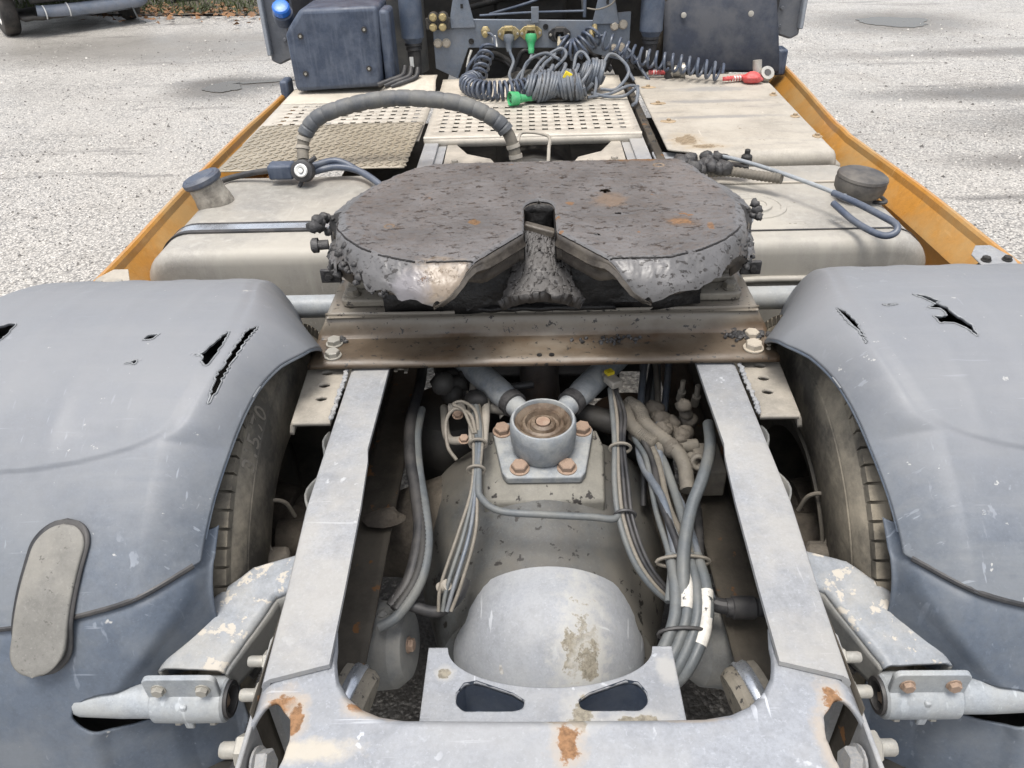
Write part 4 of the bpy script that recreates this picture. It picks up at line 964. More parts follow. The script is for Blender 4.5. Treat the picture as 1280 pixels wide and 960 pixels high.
# ------------------------------------------------------------------ fuel tanks
def rounded_rect(x0, x1, z0, z1, r, n=8):
    out = []
    for cx, cz, a0 in ((x1-r, z1-r, 0), (x0+r, z1-r, 90), (x0+r, z0+r, 180), (x1-r, z0+r, 270)):
        for k in range(n+1): a = radians(a0+90*k/n); out.append((cx+r*cos(a), cz+r*sin(a)))
    return out
tanks = {}
for s in SD:
    b = MB(); rings = []; x0, x1, z0, z1 = .50, (1.145 if s < 0 else 1.115), .36, .985
    Y0, Y1 = 2.0, 2.66
    st = [(Y0, .045), (Y0+.002, .028), (Y0+.009, .012), (Y0+.022, .003), (Y0+.036, 0), (Y1-.05, 0), (Y1-.02, .012), (Y1, .05)]
    vs = []; fs = []
    for y, ins in st:
        ring = rounded_rect(x0+ins, x1-ins, z0+ins, z1-ins, .105-ins*.9)
        vs += [(s*x, y, z) for x, z in ring]
    n = len(ring)
    for i in range(len(st)-1):
        for j in range(n): fs.append((i*n+j, i*n+(j+1) % n, (i+1)*n+(j+1) % n, (i+1)*n+j))
    fs += [tuple(range(n)), tuple(range((len(st)-1)*n, len(st)*n))]
    b.add(vs, fs); tk = b.build('fuel_tank', 'tank_alloy', truck, angle=50); tanks[s] = tk
    def hoop(y, wd, th, mat, nm, s=s, tk=tk):
        b = MB(); ring = rounded_rect(x0-th, x1+th, z0-th, z1+th, .105+th, 10); n = len(ring); vs = []
        for dy, g in ((0, -th), (0, 0), (wd, 0), (wd, -th)):
            rr = ring if g == 0 else rounded_rect(x0-.001, x1+.001, z0-.001, z1+.001, .105, 10)
            vs += [(s*x, y+dy, z) for x, z in rr]
        fs = [(i*n+j, i*n+(j+1) % n, (i+1)*n+(j+1) % n, (i+1)*n+j) for i in range(3) for j in range(n)]
        b.add(vs, fs); return b.build(nm, mat, tk, angle=40)
    if s < 0:
        hoop(2.135, .018, .006, 'black_rubber', 'rubber_band'); hoop(2.153, .045, .004, 'band_metal', 'tank_strap'); hoop(2.198, .010, .005, 'black_rubber', 'rubber_band')
    else:
        hoop(2.068, .006, .0035, 'black_rubber', 'weld_seam'); hoop(2.44, .012, .005, 'bracket_dust', 'tank_strap')
        b = MB(); ring = []; # pressed rib on the end face
        P = [(s*.54, Y0+.002, .84), (s*.58, Y0-.003, .865), (s*.75, Y0-.003, .868), (s*.92, Y0-.003, .862), (s*.965, Y0-.003, .845), (s*.985, Y0+.002, .81)]
        b.tube(spline(P, 6), .010, 10); b.build('pressed_rib', 'tank_alloy', tk, angle=80)
        b = MB(); b.lathe([(.105, 0), (.103, .004), (.088, .004), (.086, .001), (.062, .001), (.06, .007), (.045, .008), (.043, .004), (0, .004)], (.66, 2.26, .985), (0, 0, 1), 44); sg = b.build('sender_plate', 'tank_alloy', tk, angle=25)
# left filler cap: crusted collar and a dark blue lid, leaning outwards
tk = tanks[-1]; A = Vector((-.30, -.05, 1)); o = Vector((-1.045, 2.40, .965))
b = MB(); b.lathe([(.060, 0), (.058, .03), (.054, .05), (.054, .085), (.050, .09)], o, A, 36); c1 = b.build('filler_neck', 'cap_crust', tk)
b = MB(); b.lathe([(.050, .085), (.060, .088), (.064, .094), (.064, .106), (.058, .112), (.050, .110), (.045, .114), (0, .116)], o, A, 16); b.build('filler_cap', 'cap_blue_lid', tk, angle=30)
# right filler cap with a tether
tk = tanks[1]; o = Vector((.985, 2.30, .955)); A = Vector((.10, -.04, 1))
b = MB(); b.lathe([(.056, 0), (.054, .05), (.050, .055)], o, A, 36); b.build('filler_neck', 'cap_black', tk)
b = MB(); b.lathe([(.050, .045), (.064, .050), (.073, .062), (.076, .085), (.074, .097), (.076, .100), (.074, .108), (.064, .114), (0, .117)], o, A, 48); b.build('filler_cap', 'cap_black', tk, angle=30)
b = MB(); b.tube(spline([o+Vector((.04, -.03, .03)), o+Vector((.075, -.05, .035)), o+Vector((.10, .02, .02)), o+Vector((.095, .10, .015))], 8), .006, 8); b.build('cap_tether', 'black_rubber', tk)
# grab rod with a rubber loop beside the right cap
b = MB(); b.tube(spline([(.56, 2.56, 1.05), (.64, 2.48, 1.06), (.74, 2.36, 1.06), (.83, 2.22, 1.06), (.885, 2.13, 1.058)], 6), [.0065]*24+[.009], 10); rod = b.build('release_lever', 'clamp_paint', truck)
b = MB(); b.tube(spline([(.862, 2.165, 1.058), (.905, 2.09, 1.055), (.945, 2.005, 1.05), (.965, 1.955, 1.045), (.955, 1.935, 1.03), (.925, 1.95, 1.02), (.885, 2.03, 1.025), (.855, 2.13, 1.04)], 8), .0095, 12); b.build('rubber_loop', 'coil_blue', rod)
b = MB(); P = spline([(.56, 2.44, 1.03), (.63, 2.41, 1.04), (.70, 2.37, 1.04), (.76, 2.325, 1.045)], 12); b.tube(P, [.014 if k % 2 else .0165 for k in range(len(P))], 10); b.build('corrugated_hose', 'hose_dust', truck)
b = MB()
for k in range(26): b.blob((.46+.15*random.random(), 2.53-.13*random.random()-.0, 1.035+.025*random.random()), random.uniform(.010, .026), 2, .6, 2.5, k)
b.build('taped_cables', 'grease_lump', truck, angle=150)
b = MB(); b.box((.60, 2.50, 1.03), (.20, .035, .02), Matrix.Rotation(-.25, 3, 'Z')); b.lathe([(.018, 0), (.018, .02), (.009, .024), (.009, .04), (0, .042)], (.69, 2.49, 1.045), (0, 0, 1), 14); b.lathe([(.022, 0), (.022, .012), (0, .014)], (.62, 2.52, 1.045), (0, 0, 1), 14); b.build('valve_block', 'dark_gear', truck, bevel=.003)

# ------------------------------------------------------------------ side skirts
SK = {-1: [(1.66, 1.19), (1.80, 1.19), (2.57, 1.205), (3.3, 1.20), (3.85, 1.175)], 1: [(1.66, 1.255), (1.84, 1.25), (2.4, 1.235), (2.90, 1.20), (3.02, 1.185), (3.12, 1.20), (3.7, 1.245), (4.22, 1.275)]}
for s in SD:
    def X(y, s=s): return interp(y, SK[s])
    ys0, ys1 = SK[s][0][0], SK[s][-1][0]
    # cross-section from the outer top edge inwards and down (dx towards the truck, z)
    sec = [(-.012, .905), (-.012, .975), (-.006, .983), (.004, .983), (.010, .976), (.014, .955), (.055, .905), (.062, .893), (.050, .84), (.047, .60), (.035, .45)]
    n = len(sec); m = 40
    b = MB(); vs = []; fs = []
    for i in range(m+1):
        y = ys0+(ys1-ys0)*i/m; wob = .004*nz(y*2.2, s)
        if s > 0: wob += .012*exp(-((y-3.02)/.05)**2)
        for dx, z in sec: vs.append((s*(X(y)-dx), y, z+wob+.0*dx))
    for i in range(m):
        for j in range(n-1): fs.append((i*n+j, (i+1)*n+j, (i+1)*n+j+1, i*n+j+1))
    b.add(vs, fs); skt = b.build('side_skirt', 'yellow_paint', truck, solid=.004, angle=28)
    b = MB(); b.grid(lambda u, v, s=s: (s*(X(ys0+.1+u*(ys1-ys0-.2))-.075), ys0+.1+u*(ys1-ys0-.2), .80-.2*v), 20, 3); b.build('skirt_rail', 'yellow_inner', skt, solid=.02)
    yb = 1.82 if s < 0 else 1.86; xb = X(yb)-.055
    b = MB(); b.prism([(-.045, -.05), (.045, -.05), (.050, .0), (.02, .065), (-.02, .065), (-.05, .02)], (s*xb, yb, .985), (1, 0, 0), (0, 1, .1), (0, 0, .004)); bk = b.build('skirt_bracket', 'bracket_dust' if s < 0 else 'frame_paint', truck, bevel=.0015)
    for dx in (-.027, .027): bolt(bk, (s*xb+dx, yb-.012, .989), (0, 0, 1), .011, 'zinc_bolt' if s < 0 else 'dark_gear', dx*30)
    b = MB(); b.tube([(s*xb, yb, .98), (s*(xb-.08), yb+.02, .88), (s*(xb-.3), yb+.05, .86)], .018, 10); b.build('skirt_stay', 'dark_gear', truck)
# dark block and end lug at the front of the skirts
b = MB(); b.box((1.215, 4.02, 1.02), (.05, .10, .12)); b.build('skirt_block', 'dark_plastic', truck, bevel=.01)
b = MB(); b.prism([(0, 0), (.05, 0), (.025, .05)], (1.24, 4.19, .975), (1, 0, 0), (0, 0, 1), (0, .03, 0)); b.build('skirt_tip', 'yellow_paint', truck, bevel=.002)
b = MB(); b.box((-1.165, 3.80, 1.0), (.04, .10, .09)); b.build('skirt_block', 'dark_plastic', truck, bevel=.01)

# ------------------------------------------------------------------ walkway plates
def perforated(x0, x1, y0, y1, zf, px, py, hx, hy, margin=(.03, .03, .03, .03)):
    """sheet with a grid of real square holes"""
    ml, mr, mf, mb_ = margin
    nx = int((x1-x0-ml-mr)/px); ny = int((y1-y0-mf-mb_)/py)
    ox = x0+ml+((x1-x0-ml-mr)-nx*px)/2; oy = y0+mf
    xs = [x0, (x0+ox)/2]; ys = [y0, (y0+oy)/2]; hxs = set(); hys = set()
    for k in range(nx): hxs.add(len(xs)); xs += [ox+k*px+(px-hx)/2, ox+k*px+(px+hx)/2]
    for k in range(ny): hys.add(len(ys)); ys += [oy+k*py+(py-hy)/2, oy+k*py+(py+hy)/2]
    ex = len(xs); xs += [x1]; ys += [(ys[-1]+y1)/2, y1]
    vs = [(x, y, zf(x, y)) for x in xs for y in ys]; fs = []; n = len(ys)
    for i in range(len(xs)-1):
        for j in range(n-1):
            if i in hxs and j in hys: continue
            fs.append((i*n+j, (i+1)*n+j, (i+1)*n+j+1, i*n+j+1))
    b = MB(); return b.add(vs, fs)
# centre walkway
b = perforated(-.425, .415, 2.985, 3.46, lambda x, y: 1.000+.001*nz(x*9, y*9), .051, .054, .023, .024, (.035, .035, .045, .01))
wk = b.build('walkway_plate', 'perforated_alloy', truck, solid=.004, angle=40)
b = MB(); b.tube([(-.425, 2.982, .994), (.415, 2.982, .994)], .010, 12); b.grid(lambda u, v: (-.425+.84*u, 2.973, .994-.03*v), 10, 2); b.build('walkway_lip', 'perforated_alloy', wk, solid=.003)
b = MB(); b.grid(lambda u, v: (-.425+.84*u, 3.462+.40*v, 1.0+.002*nz(u*5, v*5)+.03*max(0, v-.7)), 20, 10); b.build('walkway_back', 'dusty_platform', wk, solid=.004)
for x in (-.33, .33):
    b = MB(); b.box((x, 3.0, .955), (.03, .02, .05)); b.build('walkway_hook', 'bracket_dust', wk, bevel=.003)
# left walkway and the chequer plate lying on it
b = perforated(-1.135, -.445, 2.98, 3.56, lambda x, y: .990+.001*nz(x*9, y*9), .051, .054, .023, .024, (.05, .02, .02, .01))
wl = b.build('walkway_plate', 'perforated_alloy', truck, solid=.004, angle=40)
b = MB(); b.grid(lambda u, v: (-1.135+.69*u, 3.562+.26*v, .991+.05*smooth01((v-.3)/.4)*smooth01((u-.6)/.1)), 40, 12); b.build('walkway_back', 'dusty_platform', wl, solid=.004)
b = MB(); b.grid(lambda u, v: (-1.11+.665*u-.012*(1-v), 2.635+.545*v+.03*(u-.5)*0, 1.004+.0015*nz(u*4, v*4)), 30, 24); chq = b.build('chequer_plate', 'checker_alloy', truck, solid=.004)
b = MB(); random.seed(3)
for i in range(23):
    for j in range(19):
        x = -1.11+.665*(i+.5)/23; y = 2.64+.535*(j+.5)/19; a = radians(48 if (i+j) % 2 else -48)
        b.box((x, y, 1.0062), (.027, .0055, .0026), Matrix.Rotation(a, 3, 'Z'))
tag(b.build('chequer_ridges', 'checker_ridge', chq), kind='stuff')
# frame cross members and brackets seen between plate and coupling
b = MB(); b.box((-.395, 2.82, .975), (.055, .36, .012)); b.build('rail_cap', 'frame_paint', rails[-1], bevel=.003)
b = MB(); b.box((.395, 2.83, .975), (.055, .36, .012)); b.build('rail_cap', 'frame_paint', rails[1], bevel=.003)
b = MB(); b.box((0, 2.66, .955), (.70, .12, .014)); b.box((0, 2.72, .90), (.70, .01, .12)); xb_ = b.build('mid_crossmember', 'bracket_dust', truck, bevel=.004)
for s in SD:
    b = MB(); b.prism([(.10, 2.62), (.33, 2.60), (.335, 2.98), (.30, 2.98), (.25, 2.86), (.16, 2.80)], (0, 0, .962), (s, 0, 0), (0, 1, 0), (0, 0, .010)); gs = b.build('corner_gusset', 'bracket_dust', truck, bevel=.003)
    for x, y in ((.16, 2.68), (.20, 2.73), (.25, 2.70), (.29, 2.76), (.22, 2.66)): bolt(gs, (s*x, y, .972), (0, 0, 1), .013, 'bracket_dust', x*50)
b = MB(); b.box((0, 2.63, .965), (.09, .05, .02)); b.box((.06, 2.69, .98), (.09, .06, .012)); b.build('gusset', 'bracket_dust', xb_, bevel=.003)
b = MB(); b.tube(spline([(.045, 2.62, .98), (.05, 2.68, 1.04), (.05, 2.80, 1.05), (-.04, 2.85, 1.05), (-.06, 2.80, 1.03)], 5), .006, 8); b.build('wire_hook', 'bracket_dust', truck)
b = MB(); b.box((0, 3.3, .82), (.64, .9, .05)); b.build('sump_guard', 'dark_gear', truck)
for s in SD:
    b = MB(); b.box((s*.60, 3.15, .70), (.33, .95, .36)); b.build('dark_filler_box', 'dark_gear', truck, bevel=.03)  # dark filler box added so gaps beside the deck plates look dark
# right cover plate: thick skin with a rounded rear edge
def cover_r(u, v):
    y = 2.675+v*1.14; x = .475+.025*0+u*(.60)+ (1-u)*.10*smooth01((.06-v)/.05)
    z = 1.012-(.05*((.025-v)/.025)**2 if v < .025 else 0)+.0015*nz(u*4, v*6)
    if u > .96: z -= .02*((u-.96)/.04)**2
    return (x+.03*(v-.5)*u, y, z)
b = MB(); b.grid(cover_r, 60, 90); cvr = b.build('battery_cover', 'right_cover', truck, solid=.006, angle=50)
b = MB(); b.box((.80, 2.715, .935), (.56, .07, .06)); b.box((.72, 2.67, .915), (.36, .03, .045)); b.build('cover_frame', 'bracket_dust', cvr, bevel=.008)
b = MB(); b.box((.45, 3.25, .93), (.03, 1.1, .12)); b.build('cover_side', 'rusty_channel', cvr, bevel=.004)
for k, (x, y) in enumerate(((.52, 3.60), (.525, 3.33), (.53, 3.07), (1.03, 3.42), (1.03, 3.10), (1.035, 2.84))):
    b = MB(); b.blob((x, y, 1.013), (.032 if k < 3 else .018, .02, .004), 2, .4, 2.5, k)
    mp = b.build('mud_spot', 'mud_patch', cvr); bolt(cvr, (x, y, 1.015), (0, 0, 1), .009, 'mud_patch', k)
b = MB(); b.prism([(.43, 2.66), (.80, 2.70), (.80, 2.735), (.62, 2.76), (.43, 2.80)], (0, 0, .972), (1, 0, 0), (0, 1, 0), (0, 0, .012)); b.build('bent_bracket', 'frame_paint', truck, bevel=.003)
for k in range(9):
    b = MB(); b.blob((.445+.012*random.random(), 2.90+.09*k, .975), (.018, .025, .02), 2, .3, 2, k); b.build('cable_plug', 'dark_gear', truck)

# ------------------------------------------------------------------ spiral-wrapped hose arching over the plate
P = spline([(-.795, 2.60, 1.045), (-.80, 2.635, 1.075), (-.785, 2.655, 1.125), (-.73, 2.67, 1.175), (-.62, 2.69, 1.205), (-.50, 2.69, 1.222), (-.38, 2.68, 1.222), (-.25, 2.67, 1.205), (-.15, 2.655, 1.165), (-.095, 2.65, 1.115), (-.072, 2.64, 1.06), (-.060, 2.63, 1.00)], 14)
b = MB(); b.tube(P[26:-28], [.0275 if (k % 6) else .0250 for k in range(len(P)-54)], 18); hs = b.build('wrapped_hose', 'hose_wrap', truck, angle=25)
for q in (P[:30], P[-31:]):
    b = MB(); b.tube(q, .020, 16); b.build('hose_sleeve', 'hose_dust', hs)
for q in (14, 22, len(P)-18, len(P)-10):
    b = MB(); b.tube([P[q], P[q+3]], .0235, 16); b.build('hose_clip', 'bracket_dust', hs)
b = MB(); b.lathe([(0, .055), (.012, .055), (.013, .045), (.024, .045), (.036, .040), (.038, .0), (.030, -.02), (0, -.02)], (-.782, 2.545, 1.03), (.05, -1, .35), 24); cn = b.build('hose_connector', 'black_rubber', truck, angle=25)
b = MB(); b.lathe([(.010, .0), (.018, .004), (.022, 0)], (-.778, 2.493, 1.049), (.05, -1, .35), 20); b.build('connector_ring', 'tag_white', cn)
b = MB(); b.lathe([(0, 0), (.008, 0), (.008, .004), (0, .005)], (-.778, 2.49, 1.05), (.05, -1, .35), 14); b.build('connector_core', 'tag_white', cn)
b = MB(); b.box((-.86, 2.555, 1.03), (.085, .06, .05)); b.build('connector_box', 'dark_plastic', cn, bevel=.008)
b = MB(); b.tube([(-.785, 2.53, 1.01), (-.80, 2.515, .985)], .007, 8); b.tube([(-.76, 2.54, 1.06), (-.735, 2.545, 1.075)], .008, 8); b.build('connector_tab', 'black_rubber', cn)
for k in range(2):
    b = MB(); b.tube(spline([(-.76, 2.56, 1.02+.02*k), (-.68, 2.575+.02*k, 1.03+.015*k), (-.60, 2.56, 1.02), (-.52, 2.50, .99), (-.45, 2.42, .95)], 8), .0115, 10); b.build('fuel_hose', 'coil_blue', truck)
b = MB(); b.tube(spline([(-.90, 2.56, 1.03), (-1.0, 2.58, 1.01), (-1.10, 2.57, .985), (-1.14, 2.50, .95)], 8), .010, 10); b.build('fuel_hose', 'black_rubber', truck)

# ------------------------------------------------------------------ behind the cab
b = MB(); b.prism([(-.465, 1.04), (-.36, .99), (-.30, 1.13), (.27, 1.115), (.30, 1.09), (.47, 1.045), (.47, 1.27), (.33, 1.26), (.32, 1.235), (-.25, 1.255), (-.38, 1.262), (-.465, 1.262)], (0, 3.95, 0), (1, 0, 0), (0, 0, 1), (0, .014, 0))
pn = b.build('socket_panel', 'panel_paint', truck, bevel=.003)
for xc in (-.325, .352):
    b = MB(); b.prism([(xc-.065, 1.22), (xc+.065, 1.22), (xc+.022, 1.40), (xc+.01, 1.415), (xc-.01, 1.415), (xc-.022, 1.40)], (0, 3.938, 0), (1, 0, 0), (0, 0, 1), (0, .010, 0)); tw = b.build('tower_plate', 'panel_paint', pn, bevel=.003)
    bolt(tw, (xc, 3.938, 1.385), (0, -1, 0), .018, 'zinc_bolt')
    b = MB(); b.box((xc+.005, 3.9365, 1.315), (.012, .003, .018)); b.build('hole', 'grease_black', tw)
for x, z in ((-.445, 1.155), (-.405, 1.155), (.395, 1.21), (.435, 1.215), (.395, 1.11), (.43, 1.115)): bolt(pn, (x, 3.95, z), (0, -1, 0), .018, 'dusty_bolt', x*9)
b = MB(); b.box((-.435, 3.93, 1.245), (.115, .03, .05)); b.tube([(-.455, 3.91, 1.27), (-.455, 3.95, 1.27)], .026, 16); b.tube([(-.410, 3.91, 1.27), (-.410, 3.95, 1.27)], .026, 16); fb = b.build('fitting_block', 'dark_gear', pn, bevel=.003)
for x, z in ((-.458, 1.232), (-.413, 1.232), (-.455, 1.275), (-.41, 1.275)): bolt(fb, (x, 3.91, z), (0, -1, 0), .015, 'brass', x*20)
b = MB(); b.box((.02, 3.93, 1.27), (.035, .008, .07)); b.build('tab', 'panel_paint', pn, bevel=.002)
for x, z in ((.07, 1.215), (-.285, 1.16)):
    b = MB(); b.lathe([(0, 0), (.013, 0), (.013, .002), (0, .002)], (x, 3.947, z), (0, -1, 0), 16); b.build('hole', 'grease_black', pn)
# sockets
SOCK = [(-.215, 1.205, 'brass'), (-.105, 1.19, 'brass'), (.0, 1.19, 'brass'), (.135, 1.18, 'black_rubber')]
for k, (x, z, mt) in enumerate(SOCK):
    r = .018 if k == 0 else .040
    b = MB()
    if k == 0: b.lathe([(0, .03), (.012, .03), (.013, .012), (.022, .010), (.022, 0)], (x, 3.948, z), (0, -1, 0), 6)
    else:
        b.prism([(x-.052, z-.012), (x-.03, z-.03), (x+.03, z-.03), (x+.052, z-.012), (x+.052, z+.012), (x+.03, z+.03), (x-.03, z+.03), (x-.052, z+.012)], (0, 3.940, 0), (1, 0, 0), (0, 0, 1), (0, .010, 0))
        b.lathe([(.020, .03), (.027, .03), (.030, .0)], (x, 3.94, z), (0, -1, 0), 20); b.box((x, 3.915, z+.028), (.04, .035, .02))
    sk = b.build('socket', mt, pn, bevel=.002)
    if k: 
        for dx in (-.042, .042): bolt(sk, (x+dx, 3.939, z), (0, -1, 0), .007, 'zinc_bolt', washer=False)
# cab shocks
for s, xx in ((-1, -.560), (1, .565)):
    b = MB(); b.lathe([(0, .42), (.050, .42), (.054, .36), (.054, .22), (.046, .21), (.040, .195)], (xx, 3.93, .97), (0, 0, 1), 28); shk = b.build('cab_shock', 'shock_black', truck, angle=35)
    b = MB(); b.lathe([(.040, .20), (.042, .185), (.036, .18), (.038, .165), (.032, .16), (.030, .06), (.022, .05), (0, .05)], (xx, 3.93, .97), (0, 0, 1), 24); b.build('shock_body', 'black_rubber', shk, angle=30)
    b = MB(); b.box((xx-.012, 3.897, 1.085), (.018, .004, .045)); b.build('shock_label', 'tag_white', shk)
    b = MB(); b.prism([(xx-.02, 1.0), (xx+.03, 1.02), (xx+.10*-s if False else xx+.09, .96), (xx+.09, .90), (xx, .90)], (0, 3.90, 0), (1, 0, 0), (0, 0, 1), (0, .04, 0)); b.build('shock_bracket', 'panel_paint', shk, bevel=.004)
    bolt(shk, (xx, 3.895, .99), (0, -1, 0), .02, 'zinc_bolt')
# cover box on the left with four screws and a blue filler
b = MB(); vs = []
for y, k in ((3.715, 0), (3.98, .0)):
    for x, z in ((-1.10+.0, 1.003), (-.69, 1.018), (-.672, 1.36), (-1.02, 1.355), (-1.085, 1.28), (-1.105, 1.25)): vs.append((x, y, z))
n = 6; b.add(vs, [tuple(range(n)), tuple(range(n, 2*n))]+[(i, (i+1) % n, n+(i+1) % n, n+i) for i in range(n)])
bx_ = b.build('cover_box', 'dark_plastic', truck, bevel=.022, seg=4)
b = MB(); b.box((-.655, 3.80, 1.18), (.05, .15, .32)); b.build('box_side', 'dark_plastic', bx_, bevel=.015)
for x, z in ((-1.035, 1.245), (-.745, 1.265), (-1.04, 1.085), (-.745, 1.10)):
    b = MB(); b.lathe([(0, .004), (.004, .004), (.0045, .002), (.008, .002), (.0085, .005), (.012, .005), (.013, 0)], (x, 3.7125, z), (0, -1, 0), 18); sc1 = b.build('screw', 'black_rubber', bx_)
    b = MB(); b.lathe([(.0, .006), (.006, .006), (.0065, .002)], (x, 3.7125, z), (0, -1, 0), 12); b.build('screw_head', 'zinc_bolt', bx_)
b = MB(); b.lathe([(.046, 0), (.046, .05), (.034, .055), (.034, .075), (.030, .08), (0, .082)], (-1.135, 3.86, 1.29), (.1, -.65, .75), 24); bc = b.build('filler_spout', 'dark_plastic', bx_)
b = MB(); b.lathe([(.034, .055), (.040, .058), (.040, .085), (.034, .092), (.02, .095), (0, .095)], (-1.135, 3.86, 1.29), (.1, -.65, .75), 14); b.build('blue_cap', 'cap_blue', bx_, angle=25)
b = MB(); b.lathe([(.0, .0), (.15, 0), (.15, .35), (0, .36)], (-.68, 4.22, .98), (0, 0, 1), 30); b.build('air_reservoir', 'chamber_dust', truck)
for k, (x, z) in enumerate(((-.66, 1.03), (-.63, 1.025), (-.60, 1.02))):
    b = MB(); b.tube(spline([(x-.05, 3.70, z), (x, 3.71, z+.015), (x+.06, 3.74, z+.03), (x+.07, 3.78, z+.06)], 6), .012, 10); b.build('cable', 'black_rubber', truck)
# wheel-arch flap on the right
b = MB(); b.grid(lambda u, v: (.64+.50*v+.06*v*u, 4.0+.12*(1-u)**2+.04*v-.10*(v*v), 1.40-.42*u), 30, 16); fl = b.build('arch_flap', 'flap_plastic', truck, solid=.006, angle=60)
b = MB(); b.grid(lambda u, v: (1.10+.10*u, 3.985+.02*v, 1.06-.10*v), 6, 6); b.build('flap_tab', 'flap_plastic', fl, solid=.006)
for x, z, y in ((.73, 1.235, 4.025), (1.03, 1.245, 3.955)):
    b = MB(); b.lathe([(.013, 0), (.013, .004), (.007, .006), (0, .005)], (x, y, z), (0, -1, .2), 16); b.build('rivet', 'zinc_bolt', fl)
# cab corner fairings
for s, xi_, xo_, zb in ((-1, 1.17, 1.315, 1.04), (1, 1.165, 1.325, 1.095)):
    b = MB(); pts = [(xi_+.03, zb+.03), (xo_-.04, zb), (xo_, zb+.02), (xo_-.01, 1.6), (xi_-.02, 1.6), (xi_, zb+.12)]
    b.prism([(s*x, z) for x, z in pts], (0, 4.12, 0), (1, 0, 0), (0, 0, 1), (0, .5, 0)); fr = b.build('cab_fairing', 'fairing_grey', truck, bevel=.01)
    b = MB(); b.box((s*(xo_-.005), 4.30, (zb+1.6)/2+.02), (.022, .42, 1.6-zb-.06)); b.build('fairing_trim', 'fairing_edge', fr, bevel=.006)
    b = MB(); b.box((s*(xi_+.02), 4.14, 1.35), (.03, .08, .5)); b.build('fairing_rib', 'black_rubber', fr, bevel=.006)
    for z in (1.16, 1.24): bolt(fr, (s*(xi_+.055), 4.118, z), (0, -1, 0), .009, 'fairing_grey')
# dark engine bay with pipes
b = MB(); b.box((0, 4.55, 1.25), (2.1, .1, .9)); b.build('bay_wall', 'dark_gear', truck)
b = MB(); b.box((0, 4.35, 1.30), (.36, .3, .22)); b.box((-.02, 4.2, 1.02), (.7, .3, .25)); b.build('engine_block', 'dark_gear', truck, bevel=.02)
random.seed(21)
for k in range(16):
    z = random.uniform(1.28, 1.48); y = random.uniform(4.05, 4.3); x = random.uniform(-.4, .1); mt = random.choice(['black_rubber', 'dark_gear', 'dark_gear', 'shock_black'])
    b = MB(); b.tube(spline([(x-.2, y, z+random.uniform(-.06, .02)), (x, y-.03, z+random.uniform(-.02, .04)), (x+.15, y, z+random.uniform(-.02, .06)), (x+.35, y+.05, z+random.uniform(-.03, .08))], 8), random.uniform(.006, .022), 10); b.build('bay_pipe', mt, truck)
for k in range(10):
    x = random.uniform(-.4, .4); b = MB(); b.tube(spline([(x, 4.0, 1.0), (x+.05, 4.02, 1.05+random.uniform(0, .05)), (x+.12, 4.03, 1.06), (x+.2, 4.0, 1.0)], 8), random.uniform(.008, .018), 10); b.build('bay_pipe', random.choice(['dark_gear', 'chamber_dust', 'black_rubber']), truck)
b = MB(); b.box((.22, 4.05, 1.36), (.028, .03, .07)); b.tube([(.24, 4.05, 1.40), (.25, 4.04, 1.27)], .006, 8); b.build('sensor', 'chamber_dust', truck, bevel=.004)
b = MB(); b.tube([(.255, 3.99, 1.245), (.255, 3.99, 1.5)], .008, 8); b.tube(spline([(-.24, 3.97, 1.268), (0, 3.97, 1.275), (.25, 3.97, 1.275)], 4), .005, 8); b.build('bay_rod', 'shock_black', truck)
# work lamp
b = MB(); b.box((.455, 3.92, 1.375), (.14, .07, .08)); wlp = b.build('work_lamp', 'lamp_housing', truck, bevel=.015, seg=3)
b = MB(); b.box((.455, 3.884, 1.375), (.108, .004, .055)); b.build('lamp_lens', 'lamp_lens', wlp, bevel=.002)
b = MB(); b.tube(spline([(.40, 3.90, 1.35), (.37, 3.90, 1.31), (.31, 3.905, 1.29), (.26, 3.91, 1.295)], 8), .0035, 8); b.build('lamp_wire', 'wire_tan', wlp)
# orange fittings and pump above the left shock
b = MB(); b.box((-.66, 4.05, 1.44), (.16, .10, .09)); b.build('cab_mount', 'cab_yellow', truck, bevel=.01)
b = MB(); b.box((-.57, 3.98, 1.42), (.12, .10, .035)); b.tube([(-.62, 3.93, 1.385), (-.56, 3.93, 1.395)], .016, 12); b.lathe([(.03, 0), (.03, .03), (0, .032)], (-.55, 3.95, 1.43), (0, 0, 1), 16); b.build('height_valve', 'coupling_metal', truck, bevel=.004)
b = MB(); b.box((.72, 4.2, 1.40), (.36, .2, .10)); b.build('cab_sill', 'hub_dirt', truck, bevel=.01)
b = MB(); b.grid(lambda u, v: (.62+.03*v, 4.08, 1.5-.5*u), 4, 2); b.build('arch_edge', 'hub_dirt', truck, solid=.02)
# cab: shell above the view
b = MB(); vs = []
pr = [(4.35, 1.50), (6.35, 1.30), (6.5, 1.6), (6.45, 2.3), (6.25, 3.0), (5.9, 3.35), (4.5, 3.4), (4.32, 3.2)]
b.prism(pr, (-1.24, 0, 0), (0, 1, 0), (0, 0, 1), (2.48, 0, 0)); cab = b.build('cab_shell', 'cab_yellow', truck, bevel=.06, seg=4)
b = MB(); b.box((0, 4.315, 2.35), (1.5, .02, .6)); b.build('rear_window', 'cab_glass', cab, bevel=.02)
for s in SD:
    b = MB(); b.lathe([(.30, -.15), (.45, -.16), (.51, -.13), (.52, 0), (.51, .13), (.45, .16), (.30, .15)], (s*1.02, 5.2, .52), (1, 0, 0), 48); fw = b.build('front_wheel', 'tyre_rubber', truck)
    b = MB(); b.lathe([(.3, .14), (.26, .1), (.1, .05), (0, .05)], (s*1.02, 5.2, .52), (s, 0, 0), 32); b.build('rim', 'rim_steel', fw)
b = MB(); b.box((0, 5.5, 1.0), (2.3, 1.5, .3)); b.build('cab_chassis', 'dark_gear', truck)
